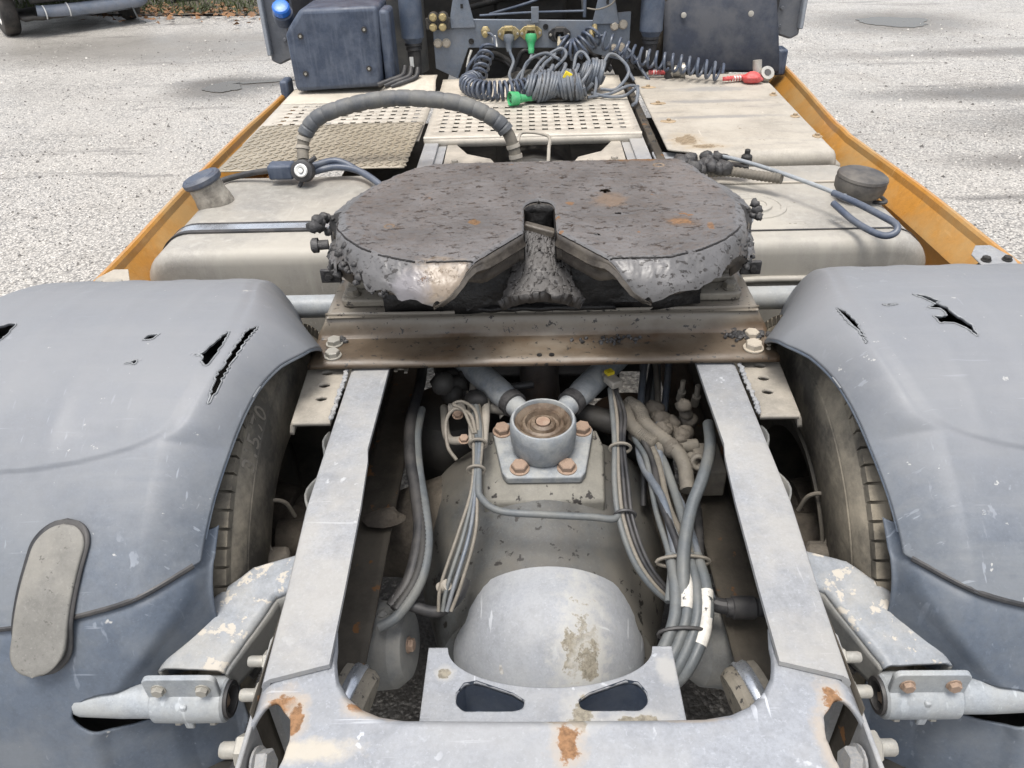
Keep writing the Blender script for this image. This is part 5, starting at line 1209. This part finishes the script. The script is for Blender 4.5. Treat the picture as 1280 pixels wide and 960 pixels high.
# ------------------------------------------------------------------ loose lines lying and hanging behind the cab
def helix(path, r, pitch, per=14, squash=1.0, jit=0., seed=0):
    """points of a coil wound round a path"""
    P = [Vector(p) for p in path]; d = [0]
    for a, c in zip(P, P[1:]): d.append(d[-1]+(c-a).length)
    total = d[-1]; turns = total/pitch; n = int(turns*per); out = []; k = 0; N = None; rnd = random.Random(seed)
    j1 = 0
    for i in range(n+1):
        t = total*i/n
        while k < len(P)-2 and d[k+1] < t: k += 1
        T = (P[k+1]-P[k]).normalized(); c = P[k].lerp(P[k+1], (t-d[k])/max(1e-9, d[k+1]-d[k]))
        if N is None: N = frame_from(T).col[0].copy()
        N = (N-T*N.dot(T)).normalized(); B = T.cross(N); a = 2*pi*i/per
        rr = r*(1+jit*mnoise.noise(Vector((a*.13, seed, 0))))
        out.append(c+(N*cos(a)+B*sin(a)*squash)*rr)
    return out
# left blue air coil: hangs down from the panel, then lies along the plate
p = spline([(-.215, 3.90, 1.165), (-.205, 3.86, 1.135), (-.225, 3.80, 1.10), (-.245, 3.72, 1.055), (-.29, 3.62, 1.045), (-.235, 3.53, 1.04), (-.15, 3.50, 1.04), (-.05, 3.52, 1.042), (.03, 3.56, 1.045)], 10)
R = root('air_coil', (-.2, 3.6, 1.0), 'blue-grey coiled air line drooping from the left of the socket panel', 'air line', 'coiled air lines behind the cab')
pts = [Vector((-.215, 3.915, 1.20)), Vector((-.19, 3.90, 1.20)), Vector((-.172, 3.89, 1.185))]+helix(p[8:34], .034, .040, 14, 1, .06, 2)+helix(p[34:], .036, .0225, 14, 1, .06, 2)
b = MB(); b.tube(pts, .0068, 8); b.build('coil', 'coil_blue', R)
b = MB(); b.lathe([(0, .05), (.011, .05), (.012, .02), (.018, .02), (.018, 0)], (-.215, 3.93, 1.203), (0, -1, -.15), 10); b.build('fitting', 'brass', R)
b = MB(); b.lathe([(0, .05), (.009, .05), (.010, 0)], (-.175, 3.90, 1.19), (.2, -.4, -1), 10); b.build('sleeve', 'tag_white', R)
# right air coil: hooked on the panel, stretched across to the couplings
R = root('air_coil', (.55, 3.75, 1.0), 'long stretched blue-grey air coil running right to the red couplings', 'air line', 'coiled air lines behind the cab')
p = spline([(.33, 3.86, 1.165), (.40, 3.83, 1.145), (.47, 3.80, 1.115), (.56, 3.76, 1.095), (.66, 3.72, 1.085), (.76, 3.68, 1.072), (.86, 3.645, 1.055)], 10)
h = helix(p, .036, .038, 18, 1, .05, 4)
b = MB(); b.tube([Vector((.30, 3.92, 1.175)), Vector((.31, 3.89, 1.175))]+h, .0066, 8); b.build('coil', 'coil_blue', R)
b = MB(); b.tube(spline([(.86, 3.645, 1.03), (.885, 3.64, 1.032), (.93, 3.66, 1.033), (.97, 3.68, 1.03)], 6), .009, 8); b.build('red_sleeve', 'strap_red', R)
# small gathered coil on the panel
R = root('air_coil', (.2, 3.88, 1.1), 'short bunched blue-grey air coil dangling beside the right socket', 'air line', 'coiled air lines behind the cab')
p = spline([(.145, 3.89, 1.15), (.18, 3.875, 1.125), (.22, 3.87, 1.13), (.27, 3.88, 1.165), (.30, 3.90, 1.18)], 10)
b = MB(); b.tube([Vector((.135, 3.92, 1.18)), Vector((.14, 3.90, 1.17))]+helix(p, .044, .024, 14, 1, .12, 6)+[Vector((.30, 3.93, 1.185))], .0068, 8); b.build('coil', 'coil_blue', R)
for x, z in ((.285, 1.19), (.30, 1.215)):
    b = MB(); b.lathe([(0, .04), (.011, .04), (.012, 0)], (x, 3.93, z), (0, -1, -.4), 10); b.build('fitting', 'brass', R)
# straight tails from the coil
R = root('air_tail', (.48, 3.85, 1.0), 'pair of blue-grey hose tails hanging right of the socket panel', 'air line')
for x0, x1 in ((.40, .475), (.455, .545)):
    b = MB(); b.tube(spline([(x0, 3.88, 1.12), (x0+.03, 3.83, 1.09), ((x0+x1)/2+.01, 3.78, 1.05), (x1, 3.74, 1.01)], 6), .0075, 8); b.build('hose', 'coil_blue', R)
# electric cable bundle: tight windings with loose loops
R = root('cable_bundle', (.13, 3.5, 1.0), 'wound heap of grey electric cable with yellow tag on perforated walkway', 'cable')
random.seed(9)
def winding(x0, x1, y, z, ry, rz, turns, seed, tilt=.0):
    rnd = random.Random(seed); out = []; n = turns*16
    for i in range(n+1):
        t = i/n; a = 2*pi*i/16; w = 1+.30*mnoise.noise(Vector((i*.045, seed*3.3, 0))); 
        prof = .62+.38*sin(pi*min(1, max(0, t)))**.6
        x = x0+(x1-x0)*t+.010*mnoise.noise(Vector((i*.11, seed, 5)))+tilt*sin(a)
        out.append(Vector((x, y+.012*mnoise.noise(Vector((i*.06, 1, seed)))-ry*w*prof*cos(a), z+rz*w*prof*sin(a))))
    return out
for k, (x0, x1, y, z, ry, rz, tn, tl) in enumerate(((-.03, .11, 3.47, 1.062, .078, .058, 10, .014), (.09, .22, 3.47, 1.062, .078, .058, 11, -.014), (.21, .32, 3.60, 1.075, .06, .060, 8, .015), (-.02, .26, 3.52, 1.070, .085, .064, 5, .04))):
    b = MB(); b.tube(winding(x0, x1, y, z, ry, rz, tn, k+1, tl), .0078, 8); b.build('winding', 'cable_grey', R)
for k, pl in enumerate(([(.0, 3.53, 1.10), (.05, 3.62, 1.14), (.13, 3.68, 1.17), (.15, 3.62, 1.15), (.08, 3.50, 1.11)], [(.18, 3.56, 1.08), (.20, 3.64, 1.15), (.24, 3.64, 1.15), (.28, 3.54, 1.07), (.27, 3.48, 1.01)], [(.31, 3.62, 1.10), (.35, 3.68, 1.14), (.40, 3.68, 1.12), (.43, 3.60, 1.08), (.37, 3.52, 1.03), (.30, 3.52, 1.03)],
     [(.26, 3.50, 1.02), (.33, 3.46, 1.012), (.40, 3.46, 1.015), (.45, 3.44, 1.05), (.44, 3.37, 1.012), (.42, 3.33, 1.01)], [(.24, 3.46, 1.012), (.34, 3.50, 1.015), (.42, 3.52, 1.04), (.47, 3.55, 1.03)], [(-.05, 3.62, 1.05), (-.02, 3.66, 1.12), (.06, 3.64, 1.16), (.12, 3.56, 1.15)])):
    b = MB(); b.tube(spline(pl, 10), .0072, 8); b.build('loop', 'cable_grey', R)
b = MB(); b.box((.15, 3.425, 1.112), (.032, .012, .03), Matrix.Rotation(.5, 3, 'Y')); b.build('tag', 'tag_yellow', R, bevel=.002)
for x in (.04, .175):
    b = MB(); b.tube([Vector((x+.006*cos(a), 3.468-.080*cos(a), 1.062+.061*sin(a))) for a in [2*pi*k/28 for k in range(28)]], .005, 6, closed=True); b.build('tie', 'black_rubber', R)
# plugged leads
R = root('plug_lead', (-.1, 3.9, 1.0), 'grey electric lead plugged into the second socket of panel', 'cable')
b = MB(); b.tube(spline([(-.105, 3.90, 1.165), (-.10, 3.885, 1.12), (-.085, 3.86, 1.08), (-.105, 3.80, 1.035), (-.08, 3.74, 1.01), (-.04, 3.70, 1.008), (.0, 3.64, 1.03)], 8), .0075, 8); b.build('lead', 'cable_grey', R)
b = MB(); b.lathe([(.024, 0), (.026, .02), (.018, .035), (.014, .06), (.011, .075), (0, .076)], (-.105, 3.915, 1.19), (0, -.35, -1), 18); b.build('plug', 'cable_grey', R)
R = root('plug_lead', (0, 3.9, 1.0), 'grey electric lead with pale green plug in the third socket', 'cable')
b = MB(); b.tube(spline([(.0, 3.90, 1.15), (.0, 3.88, 1.10), (-.03, 3.84, 1.06), (-.065, 3.78, 1.03), (-.075, 3.72, 1.008), (-.03, 3.68, 1.01), (.02, 3.64, 1.05)], 8), .0075, 8); b.build('lead', 'cable_grey', R)
b = MB(); b.lathe([(.026, 0), (.028, .022), (.020, .036), (.014, .06), (.016, .066), (.012, .085), (0, .086)], (0, 3.915, 1.19), (0, -.35, -1), 18); b.build('plug', 'plug_green', R)
R = root('plug_lead', (.13, 3.9, 1.0), 'grey electric lead with pinkish sleeve leaving the black socket', 'cable')
b = MB(); b.tube(spline([(.135, 3.90, 1.14), (.11, 3.87, 1.105), (.06, 3.82, 1.075), (.045, 3.74, 1.06), (.06, 3.64, 1.08)], 8), .0085, 8); b.build('lead', 'cable_grey', R)
b = MB(); b.tube([(.137, 3.915, 1.175), (.135, 3.90, 1.138)], .012, 12); b.build('sleeve', 'cream_sleeve', R)
# loose green plug lying on the walkway
R = root('green_plug', (-.09, 3.38, 1.0), 'bright green round trailer plug lying on the perforated walkway', 'plug')
A = Vector((-1, -.45, .10)); o = Vector((-.055, 3.40, 1.03))
b = MB(); b.lathe([(.010, -.07), (.014, -.05), (.012, -.04), (.016, -.02), (.020, 0), (.028, .008), (.030, .045), (.026, .047), (.024, .036), (0, .036)], o, A, 28); b.build('body', 'plug_green', R, angle=30)
An = A.normalized(); F = frame_from(A)
for k in range(7):
    a = 2*pi*k/7; q = o+An*.0365+F @ Vector((.015*cos(a), .015*sin(a), 0)); b = MB(); b.lathe([(0, 0), (.0035, 0), (.0035, .003), (0, .003)], q, A, 8); b.build('pin_hole', 'black_rubber', R)
b = MB(); b.tube(spline([o-An*.07, o-An*.10+Vector((.0, .02, 0)), Vector((.06, 3.47, 1.04))], 6), .009, 8); b.build('lead', 'black_rubber', R)
# red-sleeved couplings on the right cover
R = root('hose_coupling', (.62, 3.78, 1.01), 'hose coupling with red and white banded sleeve nearest the socket panel', 'coupling', 'hose couplings on the right cover')
b = MB(); b.tube([(.545, 3.78, 1.035), (.56, 3.78, 1.035), (.628, 3.775, 1.035)], [.010, .0105, .0105], 12); slv = b.build('sleeve', 'strap_red', R)
for k in range(6):
    b = MB(); b.tube([(.567+k*.011, 3.7795, 1.035), (.5715+k*.011, 3.779, 1.035)], .0112, 12); b.build('band', 'strap_white', slv)
b = MB(); b.lathe([(0, 0), (.022, 0), (.024, .015), (.030, .018), (.030, .03), (.024, .034), (.026, .06), (.034, .065), (.034, .085), (0, .09)], (.625, 3.775, 1.035), (1, -.02, .08), 20); b.build('coupling_head', 'coupling_metal', R, angle=30)
b = MB(); b.box((.635, 3.77, 1.03), (.03, .05, .05)); b.lathe([(.020, 0), (.022, .03), (0, .034)], (.64, 3.77, 1.05), (0, -.2, 1), 14); b.build('grip', 'black_rubber', R, bevel=.006)
R = root('hose_coupling', (1.0, 3.66, 1.01), 'hose coupling with bright red cap at the outer edge of right cover', 'coupling', 'hose couplings on the right cover')
b = MB(); b.tube(spline([(.875, 3.645, 1.03), (.92, 3.65, 1.032), (.97, 3.655, 1.03)], 6), .0095, 12); sl_ = b.build('sleeve', 'strap_white', R)
b = MB(); P = helix([(.88, 3.646, 1.03), (.97, 3.655, 1.03)], .0098, .012, 8); b.tube(P, .0028, 6); b.build('spiral', 'strap_red', sl_)
b = MB(); b.blob((.985, 3.625, 1.035), (.045, .035, .024), 3, .25, 1.6, 2); b.build('cap', 'strap_red', R)
b = MB(); b.lathe([(0, .012), (.014, .012), (.016, .016), (.030, .016), (.033, .0), (.033, -.03), (0, -.03)], (1.055, 3.65, 1.045), (.1, -.8, .6), 24); b.lathe([(.02, 0), (.02, .06), (0, .062)], (1.02, 3.67, 1.04), (-.1, .2, 1), 16); b.build('coupling_head', 'coupling_metal', R, angle=30)
b = MB(); b.lathe([(0, 0), (.0135, 0), (.0135, .002), (0, .002)], (1.056, 3.64, 1.0535), (.1, -.8, .6), 16); b.build('bore', 'black_rubber', R)
R = root('white_lead', (-.28, 3.9, 1.0), 'thin white-sleeved lead hanging left under the socket panel', 'cable')
b = MB(); b.tube([(-.285, 3.925, 1.125), (-.30, 3.92, 1.09), (-.31, 3.92, 1.05)], .006, 8); b.build('sleeve', 'white_tape', R)
b = MB(); b.tube(spline([(-.21, 3.93, 1.12), (-.26, 3.92, 1.10), (-.30, 3.90, 1.06), (-.31, 3.90, 1.03)], 6), .008, 8); b.build('lead', 'coil_blue', R)

# ------------------------------------------------------------------ lines clipped inside the frame (parts of the truck)
def line(name, mat, pts, r, k=10, n=10, corr=0, parent=truck):
    P = spline(pts, k); b = MB(); b.tube(P, [r*(1+corr*(i % 2)) for i in range(len(P))] if corr else r, n); return b.build(name, mat, parent, angle=60)
def tie(pts_center, rx, ry, tilt=0, parent=truck, mat='wire_tan'):
    c = Vector(pts_center); P = [c+Matrix.Rotation(tilt, 3, 'Y') @ Vector((rx*cos(a), .2*ry*sin(a)*0, ry*sin(a))) for a in [2*pi*k/20 for k in range(20)]]
    b = MB(); b.tube(P, .0035, 6, closed=True); return b.build('cable_tie', mat, parent)
# right bundle
line('brake_hose', 'hose_grey', [(.36, 1.33, .865), (.345, 1.24, .87), (.315, 1.16, .86), (.285, 1.10, .84), (.262, 1.03, .82), (.250, .97, .80), (.248, .92, .77)], .0125)
random.seed(4)
for k in range(7):
    dx = .010*(k-3); j = lambda a=.010: random.uniform(-a, a)
    line('brake_hose', ['hose_grey', 'cable_grey', 'black_rubber', 'hose_grey', 'hose_dust'][k % 5], [(.31+dx*.8+j(.02), 1.75, .80+j(.03)), (.268+dx*.8+j(.014), 1.50, .80+j(.02)), (.238+dx*.7+j(), 1.38, .80+j(.014)), (.238+dx*.8+j(), 1.28, .80+j(.014)), (.250+dx+j(.012), 1.15, .795+j(.016)), (.262+dx*.9+j(.004), 1.02, .785+j(.012)), (.258+dx*1.3, .93, .772+j(.01))], random.choice([.0062, .0075, .0088, .0095]))
for k, (dx, mt) in enumerate(((-.022, 'hose_grey'), (-.002, 'white_tape'), (.016, 'hose_grey'), (.034, 'white_tape'))):
    line('tail_hose', mt if k % 2 == 0 else 'hose_grey', [(.255+dx*.9, 1.02, .79), (.256+dx, .95, .785), (.245+dx*1.05, .885, .765), (.205+dx*1.1, .82, .73), (.165+dx*1.0, .80, .68), (.12+dx, .79, .62)], .0110 if k != 1 else .0105)
for dx, y0, y1 in ((-.002, .99, .90), (.034, .945, .85)):
    pts = spline([(.256+dx*.95, .98, .7875), (.255+dx, .94, .7835), (.240+dx*1.05, .875, .761), (.213+dx*1.1, .828, .736)], 8)
    q = [p for p in pts if y1 <= p.y <= y0]
    if len(q) > 1: b = MB(); b.tube(q, .0125, 10); b.build('tape_wrap', 'white_tape', truck)
line('corrugated_hose', 'hose_dust', [(.205, 1.475, .82), (.225, 1.43, .83), (.235, 1.39, .82), (.275, 1.33, .815), (.30, 1.27, .81), (.30, 1.20, .79)], .015, 16, 10, .14)
line('corrugated_hose', 'hose_dust', [(.205, 1.47, .82), (.20, 1.41, .815), (.225, 1.36, .81), (.25, 1.33, .81)], .015, 16, 10, .14)
line('corrugated_hose', 'black_rubber', [(.315, 1.30, .76), (.318, 1.20, .755), (.31, 1.12, .75), (.30, 1.05, .74)], .011, 14, 10, .14)
b = MB()
random.seed(12)
for k in range(26): b.blob((.285+.035*random.gauss(0, 1)*.8, 1.40+.05*random.gauss(0, 1)*.8, .80+.015*random.gauss(0, 1)), random.uniform(.012, .024), 2, .4, 3, k)
b.build('mud_caked_valve', 'mud_valve', truck, angle=150)
b = MB(); b.tube([(.25, 1.325, .80), (.345, 1.335, .80)], .016, 14); b.tube([(.315, 1.29, .795), (.335, 1.27, .80)], .022, 16); b.box((.36, 1.29, .77), (.06, .10, .07)); b.lathe([(.007, .01), (.008, .02), (.018, .02), (.020, 0)], (.333, 1.275, .805), (-.1, -.8, .5), 18); vb = b.build('valve_body', 'hose_dust', truck, bevel=.004)
for dx, dy in ((0, 0), (.03, -.02)):
    b = MB(); b.tube([(.325+dx, 1.47+dy, .83), (.325+dx, 1.46+dy, .86)], .010, 10); b.lathe([(.006, 0), (.006, .03), (0, .03)], (.325+dx, 1.46+dy, .86), (0, 0, 1), 8); b.build('fitting', 'hose_dust', truck)
tie((.257, 1.005, .79), .050, .016)
tie((.238, .868, .755), .045, .018, 0, truck, 'black_rubber')
# plug into the right rail
b = MB(); b.tube([(.262, 1.00, .77), (.285, .965, .76)], .013, 12); b.build('cream_sleeve', 'cream_sleeve', truck)
b = MB(); b.tube(spline([(.285, .965, .76), (.305, .935, .755), (.335, .925, .755)], 6), .014, 12); b.lathe([(.0, 0), (.017, 0), (.018, .01), (.021, .012), (.021, .05), (.017, .055), (.017, .08), (0, .08)], (.325, .925, .755), (1, 0, 0), 20); b.build('rail_plug', 'black_rubber', truck, angle=30)
# left hoses
line('brake_hose', 'black_rubber', [(-.315, 1.80, .80), (-.305, 1.60, .80), (-.312, 1.45, .795), (-.30, 1.33, .79), (-.275, 1.22, .775), (-.258, 1.12, .76), (-.268, 1.02, .735), (-.30, .97, .71)], .0135)
line('corrugated_hose', 'bellows_rubber', [(-.268, 1.20, .77), (-.248, 1.10, .755), (-.255, 1.02, .735), (-.29, .96, .71)], .013, 20, 10, .13)
line('brake_hose', 'hose_grey', [(-.292, 1.50, .79), (-.292, 1.40, .785), (-.276, 1.29, .78), (-.252, 1.18, .77), (-.238, 1.09, .755), (-.246, 1.01, .735), (-.285, .95, .71), (-.32, .93, .70)], .0105)
line('brake_hose', 'black_rubber', [(-.30, .985, .72), (-.25, .975, .70), (-.21, .975, .69), (-.175, 1.00, .70), (-.16, 1.03, .72)], .011)
# harness over the axle housing
line('axle_wire', 'hose_grey', [(-.15, 1.40, .87), (-.137, 1.30, .865), (-.135, 1.17, .845), (-.128, 1.135, .838), (-.09, 1.10, .835), (0, 1.085, .838), (.09, 1.085, .83), (.135, 1.09, .82), (.150, 1.12, .82)], .0072)
for k in range(4):
    dx = .008*(k-1.5)
    line('axle_wire', ['wire_tan', 'hose_grey', 'cable_grey', 'wire_tan'][k], [(-.165+dx, 1.50, .84), (-.152+dx, 1.38, .862), (-.140+dx*.8, 1.28, .865), (-.142+dx*.5, 1.16, .842), (-.155+dx*1.4, 1.07, .805), (-.183+dx*1.6, .985, .755), (-.195+dx, .95, .72)], .0042 if k % 3 else .0036, 8, 8)
for k in range(2):
    line('pipe', 'bracket_dust', [(-.165+.03*k, 1.55, .83), (-.160+.03*k, 1.42, .845), (-.150+.02*k, 1.28, .855)], .0105)
line('loose_loop', 'wire_tan', [(-.145, 1.30, .87), (-.16, 1.36, .875), (-.195, 1.385, .875), (-.215, 1.36, .86), (-.21, 1.31, .83), (-.19, 1.285, .81)], .0042)
line('loose_loop', 'wire_tan', [(-.15, 1.30, .87), (-.175, 1.37, .88), (-.20, 1.395, .88), (-.18, 1.405, .88), (-.15, 1.37, .88), (-.14, 1.31, .87)], .0038)
tie((-.141, 1.205, .85), .018, .012); tie((-.14, 1.275, .864), .018, .012)
b = MB(); b.tube([(-.205, .99, .74), (-.19, .985, .755)], .011, 10); b.build('clip', 'bracket_dust', truck)
for k in range(4):
    dx = .009*(k-1.5)
    line('axle_wire', ['hose_grey', 'wire_tan', 'black_rubber', 'black_rubber'][k], [(.165+dx*.5, 1.46, .87), (.168+dx, 1.36, .872), (.160+dx*.7, 1.27, .865), (.155+dx, 1.17, .845), (.158+dx, 1.09, .815), (.185+dx, 1.02, .765), (.235+dx, .985, .715), (.29+dx, .98, .69)], .006 if k == 0 else .0042, 8, 8)
tie((.161, 1.255, .862), .022, .014); tie((.157, 1.10, .82), .02, .013, 0, truck, 'black_rubber')
b = MB(); b.box((.165, 1.47, .885), (.028, .04, .018), Matrix.Rotation(.5, 3, 'Z')); b.tube([(.15, 1.50, .88), (.13, 1.54, .875)], .008, 8); cnn = b.build('sensor_connector', 'bracket_dust', truck, bevel=.003)
b = MB(); b.box((.158, 1.488, .898), (.018, .016, .008), Matrix.Rotation(.5, 3, 'Z')); b.build('yellow_clip', 'tag_yellow', cnn)
line('pipe', 'dark_gear', [(.05, 1.48, .80), (.16, 1.44, .79), (.20, 1.43, .79)], .028, 8, 14)
line('pipe', 'bracket_dust', [(-.22, 1.46, .82), (-.15, 1.46, .825), (-.08, 1.45, .82)], .013)
line('pipe', 'bracket_dust', [(-.24, 1.52, .78), (-.22, 1.40, .78), (-.17, 1.38, .79)], .010)
for x, y in ((-.195, 1.42), (-.175, 1.33)): bolt(truck, (x, y, .83), (0, -.2, 1), .011, 'rust_bolt')
b = MB()
random.seed(31)
for k in range(18): b.blob((-.20+.03*random.gauss(0, 1), 1.55+.04*random.gauss(0, 1), .82+.02*random.gauss(0, 1)), random.uniform(.012, .028), 2, .4, 3, k)
b.build('valve_cluster', 'dark_gear', truck, angle=150)
line('corrugated_hose', 'bellows_rubber', [(-.12, 1.50, .85), (-.06, 1.49, .86), (-.02, 1.50, .86)], .009, 14, 8, .13)
line('drain_hose', 'black_rubber', [(.20, 1.48, .80), (.22, 1.40, .79), (.225, 1.32, .76), (.22, 1.25, .70)], .007)

# ------------------------------------------------------------------ the yard behind: a parked van front, an old tyre, weeds
R = root('parked_van', (-6.4, 11.95, 0), 'dark blue-grey van parked at the yard edge, only its lower front showing', 'van')
ang = atan2(1.04, 1.18); Mv = Matrix.Translation((-6.46, 11.88, 0)) @ Matrix.Rotation(ang, 4, 'Z')
def wpt(x, y, z): return Mv @ Vector((x, y, z))
WL = {}
def van_wheel(x, y):
    b = MB(); prof = [(.19, .10), (.25, .11), (.30, .10), (.325, .07), (.33, 0), (.325, -.07), (.30, -.10), (.25, -.11), (.19, -.10)]
    b.lathe(prof, wpt(x, y, .33), Mv.to_3x3() @ Vector((-1 if x < 0 else 1, .0, 0)), 40); t = b.build('wheel', 'van_tyre', R)
    b = MB(); b.lathe([(.20, .085), (.19, .06), (.15, .05), (.13, .075), (.06, .08), (.05, .10), (0, .10)], wpt(x, y, .33), Mv.to_3x3() @ Vector((-1 if x < 0 else 1, 0, 0)), 28); rm = b.build('hubcap', 'hubcap_alloy', t)
    for k in range(8):
        a = 2*pi*k/8; q = Mv.to_3x3() @ Vector((-1 if x < 0 else 1, 0, 0)); b = MB(); b.lathe([(0, .082), (.018, .082)], wpt(x, y, .33)+Mv.to_3x3() @ Vector((0, .10*cos(a), .10*sin(a))), q, 10); b.build('vent_hole', 'black_rubber', t)
van_wheel(-.80, .10); van_wheel(.80, .10); van_wheel(-.80, 2.9); van_wheel(.80, 2.9)
for x in (-.80, .80): pass
b = MB(); b.prism([(-.35, .52), (3.6, .52), (3.6, 1.9), (1.0, 1.95), (.2, 1.25), (-.5, 1.0), (-.55, .75)], wpt(-.88, 0, 0), Mv.to_3x3() @ Vector((0, 1, 0)), (0, 0, 1), Mv.to_3x3() @ Vector((1.76, 0, 0))); b.build('body', 'van_paint', R, bevel=.08, seg=3)
b = MB(); P = [wpt(x, y, z) for x, y, z in ((-.50, -.36, .30), (-.40, -.38, .29), (0, -.40, .28), (.5, -.40, .28), (.80, -.38, .29), (.92, -.30, .31))]; b.tube(spline(P, 6), .085, 14); b.build('bumper', 'van_bumper', R)
b = MB(); b.grid(lambda u, v: wpt(-.55+1.3*u, -.36+.10*v, .40+.22*v), 12, 4); b.build('grille', 'dark_gear', R, solid=.03)
b = MB(); b.grid(lambda u, v: wpt(-.7+1.4*u, -.45+1.0*v, .26+.02*nz(u*8, v*8)), 12, 8); b.build('underbody', 'dark_gear', R, solid=.05)
for x in (-.42, -.12):
    b = MB(); p = wpt(x, -.395, .285); b.tube([p+(Mv.to_3x3() @ Vector((0, 0, .0)))+Vector((0, 0, .088*sin(a)))+(Mv.to_3x3() @ Vector((0, -.088*cos(a), 0))) for a in [pi*k/10-.9 for k in range(11)]], .008, 6); b.build('bumper_strap', 'tag_white', R)
b = MB(); b.tube(spline([wpt(.72, -.42, .30), wpt(.72, -.44, .2), wpt(.76, -.44, .06), wpt(.85, -.42, .01)], 6), .012, 6); b.build('dangling_wire', 'hose_grey', R)
# old tyre standing on the verge
R = root('old_tyre', (-5.6, 13.75, 0), 'dark worn tyre standing in weeds at the far yard edge', 'tyre')
b = MB(); b.lathe([(.24, .11), (.30, .13), (.38, .13), (.43, .11), (.45, .06), (.45, -.06), (.43, -.11), (.38, -.13), (.30, -.13), (.24, -.11)], (-5.55, 13.9, .44), (.5, -.8, 0), 40); b.build('casing', 'van_tyre', R)
b = MB(); b.lathe([(.25, .06), (.22, .02), (.08, .0), (0, .0)], (-5.55, 13.9, .44), (.5, -.8, 0), 30); b.build('rusty_rim', 'rust_bolt', R)
# verge
b = MB(); b.grid(lambda u, v: (-14+16*u, 12.75+1.7*nz(u*3, 3)*.35-.22*(u*16-9)+6*v, .02+.05*v+.03*nz(u*20, v*12)), 60, 16); tag(b.build('verge', 'hub_dirt', None), kind='structure')
b = MB(); random.seed(77)
for k in range(5200):
    u = random.random(); x = -9+7.5*u; y0 = 12.75+1.7*nz((x+14)/16*3, 3)*.35-.22*((x+14)-9); y = y0+abs(random.gauss(.0, 1.3)); h = random.uniform(.03, .14); a = random.random()*6.28; w = random.uniform(.004, .012)
    dx, dy = cos(a)*w, sin(a)*w; lx, ly = random.gauss(0, .05), random.gauss(0, .05)
    b.add([(x-dx, y-dy, .03), (x+dx, y+dy, .03), (x+lx, y+ly, .03+h)], [(0, 1, 2)])
tag(b.build('weeds', 'grass', None), 'short green weeds along the far edge of the yard', 'weeds', kind='stuff')
b = MB()
for k in range(420):
    x = -6.6+4.2*random.random(); y0 = 12.75+1.7*nz((x+14)/16*3, 3)*.35-.22*((x+14)-9); y = y0+random.gauss(-.05, .35); r = random.uniform(.02, .07); a = random.random()*6.28
    F = Matrix.Rotation(a, 3, 'Z') @ Matrix.Rotation(random.uniform(-.7, .7), 3, 'X')
    b.add([Vector((x, y, .05+.03*random.random()))+F @ Vector(p) for p in ((-r, 0, 0), (0, -r*.6, .01), (r, 0, 0), (0, r*.6, .01))], [(0, 1, 2, 3)])
tag(b.build('dead_leaves', 'dead_leaf', None), 'scatter of brown dead leaves by the verge', 'leaves', kind='stuff')
